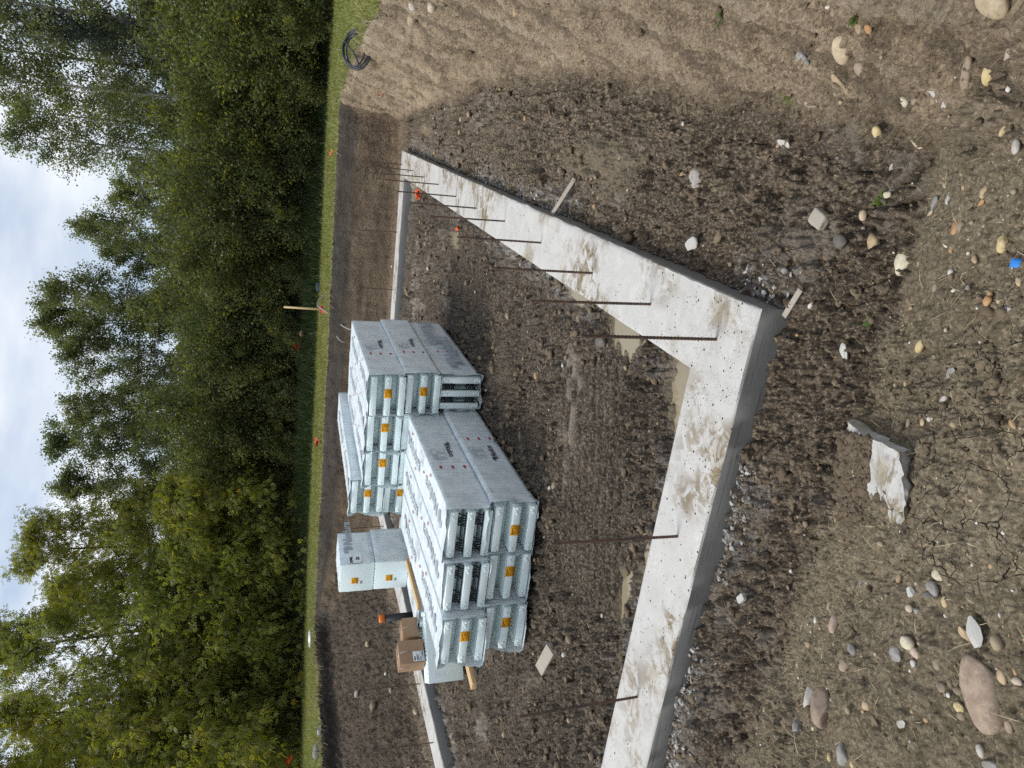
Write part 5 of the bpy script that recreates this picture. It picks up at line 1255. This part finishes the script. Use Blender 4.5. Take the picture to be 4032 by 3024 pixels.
def build_grass():
    mg = mat_leaf('grass_blade', (.16, .19, .045), (.38, .39, .155), (1.3, 1.3, .6), .3, (.46, .42, .25), .03)
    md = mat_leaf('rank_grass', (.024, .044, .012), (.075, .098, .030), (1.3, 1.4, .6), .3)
    r = np.random.default_rng(3)
    n = 120000; a = r.uniform(6.2, 17.3, n); c = r.uniform(-6, 21, n); x = PX+a*D1[0]+c*D2[0]; y = PY+a*D1[1]+c*D2[1]
    _, _, tr, tl, tf, top, near, wob, wob2 = zones(x, y); az = np.abs(np.arctan2(x, y)); k = (top > .988) & (az < .56) & ~((c < 0) & (a < 6.4))
    x, y, a, c = x[k], y[k], a[k], c[k]; n = len(x); t = np.clip(r.uniform(0, .93, n)*.75+.25*sst(-.2, .4, fbm(x*.9, y*.9, x*0, 3, 9)), 0, .95); t = np.where(r.uniform(0, 1, n) > .965, 1.0, t)
    blades('lawn_grass', x, y, r.uniform(.035, .085, n)*np.where(r.uniform(0, 1, n) > .97, 1.7, 1), r.uniform(.006, .011, n), r, t, mg)
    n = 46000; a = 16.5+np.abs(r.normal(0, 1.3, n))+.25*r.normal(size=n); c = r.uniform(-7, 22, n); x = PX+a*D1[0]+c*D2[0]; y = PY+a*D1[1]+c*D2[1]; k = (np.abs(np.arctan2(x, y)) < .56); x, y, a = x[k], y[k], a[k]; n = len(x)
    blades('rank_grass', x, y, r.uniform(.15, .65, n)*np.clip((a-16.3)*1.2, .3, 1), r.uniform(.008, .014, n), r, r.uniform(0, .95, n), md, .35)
    # dead grass hanging over the cut edges
    n = 90000; a = r.uniform(6, 13.2, n); c = r.uniform(-4, 13, n); x = PX+a*D1[0]+c*D2[0]; y = PY+a*D1[1]+c*D2[1]; top = zones(x, y)[5]; k = (top > .90) & (top < .99) & (np.abs(np.arctan2(x, y)) < .56); x, y, c = x[k], y[k], c[k]
    k = r.uniform(0, 1, len(x)) < np.where(c > 8, .9, .45); x, y = x[k], y[k]; n = len(x)
    t = NT('dead_grass'); t.bsdf(t.mix(t.attr('tint'), (.16, .125, .075), (.40, .34, .22)), .8, .15)
    blades('dead_grass', x, y, r.uniform(.08, .28, n), r.uniform(.004, .008, n), r, r.uniform(0, 1, n), t.m, .7)
build_grass()
# ================================================================ LIGHT, SKY, CAMERA
SUN_AZ, SUN_EL = math.radians(-76), math.radians(58)
def build_light():
    s = bpy.data.lights.new('sun', 'SUN'); s.energy = 2.4; s.angle = math.radians(22); s.color = (1, .95, .87)
    o = link(bpy.data.objects.new('sun', s))
    d = Vector((math.sin(SUN_AZ)*math.cos(SUN_EL), math.cos(SUN_AZ)*math.cos(SUN_EL), math.sin(SUN_EL)))
    o.rotation_euler = d.to_track_quat('Z', 'Y').to_euler()
    w = bpy.data.worlds.new('World'); scene.world = w; w.use_nodes = True; nt = w.node_tree; nt.nodes.clear()
    out = nt.nodes.new('ShaderNodeOutputWorld'); bg = nt.nodes.new('ShaderNodeBackground'); nt.links.new(bg.outputs[0], out.inputs[0])
    sky = nt.nodes.new('ShaderNodeTexSky'); sky.sky_type = 'NISHITA'; sky.sun_disc = False; sky.sun_elevation = SUN_EL; sky.sun_rotation = SUN_AZ
    sky.air_density = 1.0; sky.dust_density = 1.5; sky.ozone_density = 1.0
    tc = nt.nodes.new('ShaderNodeTexCoord'); mp = nt.nodes.new('ShaderNodeMapping'); mp.inputs['Scale'].default_value = (1.0, 1.0, 2.6)
    mp.inputs['Location'].default_value = (.35, .2, .1)
    nt.links.new(tc.outputs['Generated'], mp.inputs['Vector'])
    n = nt.nodes.new('ShaderNodeTexNoise'); n.inputs['Scale'].default_value = 2.3; n.inputs['Detail'].default_value = 7; n.inputs['Roughness'].default_value = .52; n.inputs['Distortion'].default_value = .25
    nt.links.new(mp.outputs[0], n.inputs['Vector'])
    r = nt.nodes.new('ShaderNodeValToRGB'); r.color_ramp.elements[0].position = .30; r.color_ramp.elements[1].position = .62
    r.color_ramp.elements[0].color = (.35,)*3+(1,); nt.links.new(n.outputs['Fac'], r.inputs['Fac'])
    n2 = nt.nodes.new('ShaderNodeTexNoise'); n2.inputs['Scale'].default_value = 3.6; n2.inputs['Detail'].default_value = 6
    nt.links.new(mp.outputs[0], n2.inputs['Vector'])
    cc = nt.nodes.new('ShaderNodeValToRGB'); cc.color_ramp.elements[0].position = .35; cc.color_ramp.elements[1].position = .62
    cc.color_ramp.elements[0].color = (3.3, 4.2, 5.5, 1); cc.color_ramp.elements[1].color = (7.6, 7.75, 7.9, 1)
    nt.links.new(n2.outputs['Fac'], cc.inputs['Fac'])
    mx = nt.nodes.new('ShaderNodeMix'); mx.data_type = 'RGBA'; nt.links.new(r.outputs['Color'], mx.inputs[0]); nt.links.new(sky.outputs[0], mx.inputs[6]); nt.links.new(cc.outputs['Color'], mx.inputs[7])
    nt.links.new(mx.outputs[2], bg.inputs['Color']); bg.inputs['Strength'].default_value = .125
build_light()
cam = bpy.data.cameras.new('camera'); cam.sensor_fit = 'HORIZONTAL'; cam.sensor_width = 36; cam.lens = 2779.7/4032*36; cam.clip_start = .05; cam.clip_end = 3000
co = link(bpy.data.objects.new('camera', cam)); scene.camera = co
pitch, roll = .317693, .014585       # the phone was held upright; the file is stored lying on its side
cp, sp = math.cos(pitch), math.sin(pitch); fwd = Vector((0, cp, -sp)); right = Vector((1, 0, 0)); up = Vector((0, sp, cp))
r_ = right*math.cos(roll)+up*math.sin(roll); u_ = -right*math.sin(roll)+up*math.cos(roll)
co.matrix_world = Matrix(((-u_.x, r_.x, -fwd.x, 0), (-u_.y, r_.y, -fwd.y, 0), (-u_.z, r_.z, -fwd.z, EYE), (0, 0, 0, 1)))
scene.render.engine = 'CYCLES'; scene.cycles.max_bounces = 6; scene.cycles.transparent_max_bounces = 12; scene.cycles.transmission_bounces = 4; scene.cycles.diffuse_bounces = 3; scene.cycles.glossy_bounces = 2
scene.cycles.use_denoising = False; scene.cycles.use_adaptive_sampling = True; scene.cycles.adaptive_threshold = .008
scene.cycles.sample_clamp_indirect = 6
scene.view_settings.view_transform = 'Standard'; scene.view_settings.look = 'None'; scene.view_settings.exposure = 0.22; scene.view_settings.gamma = 1
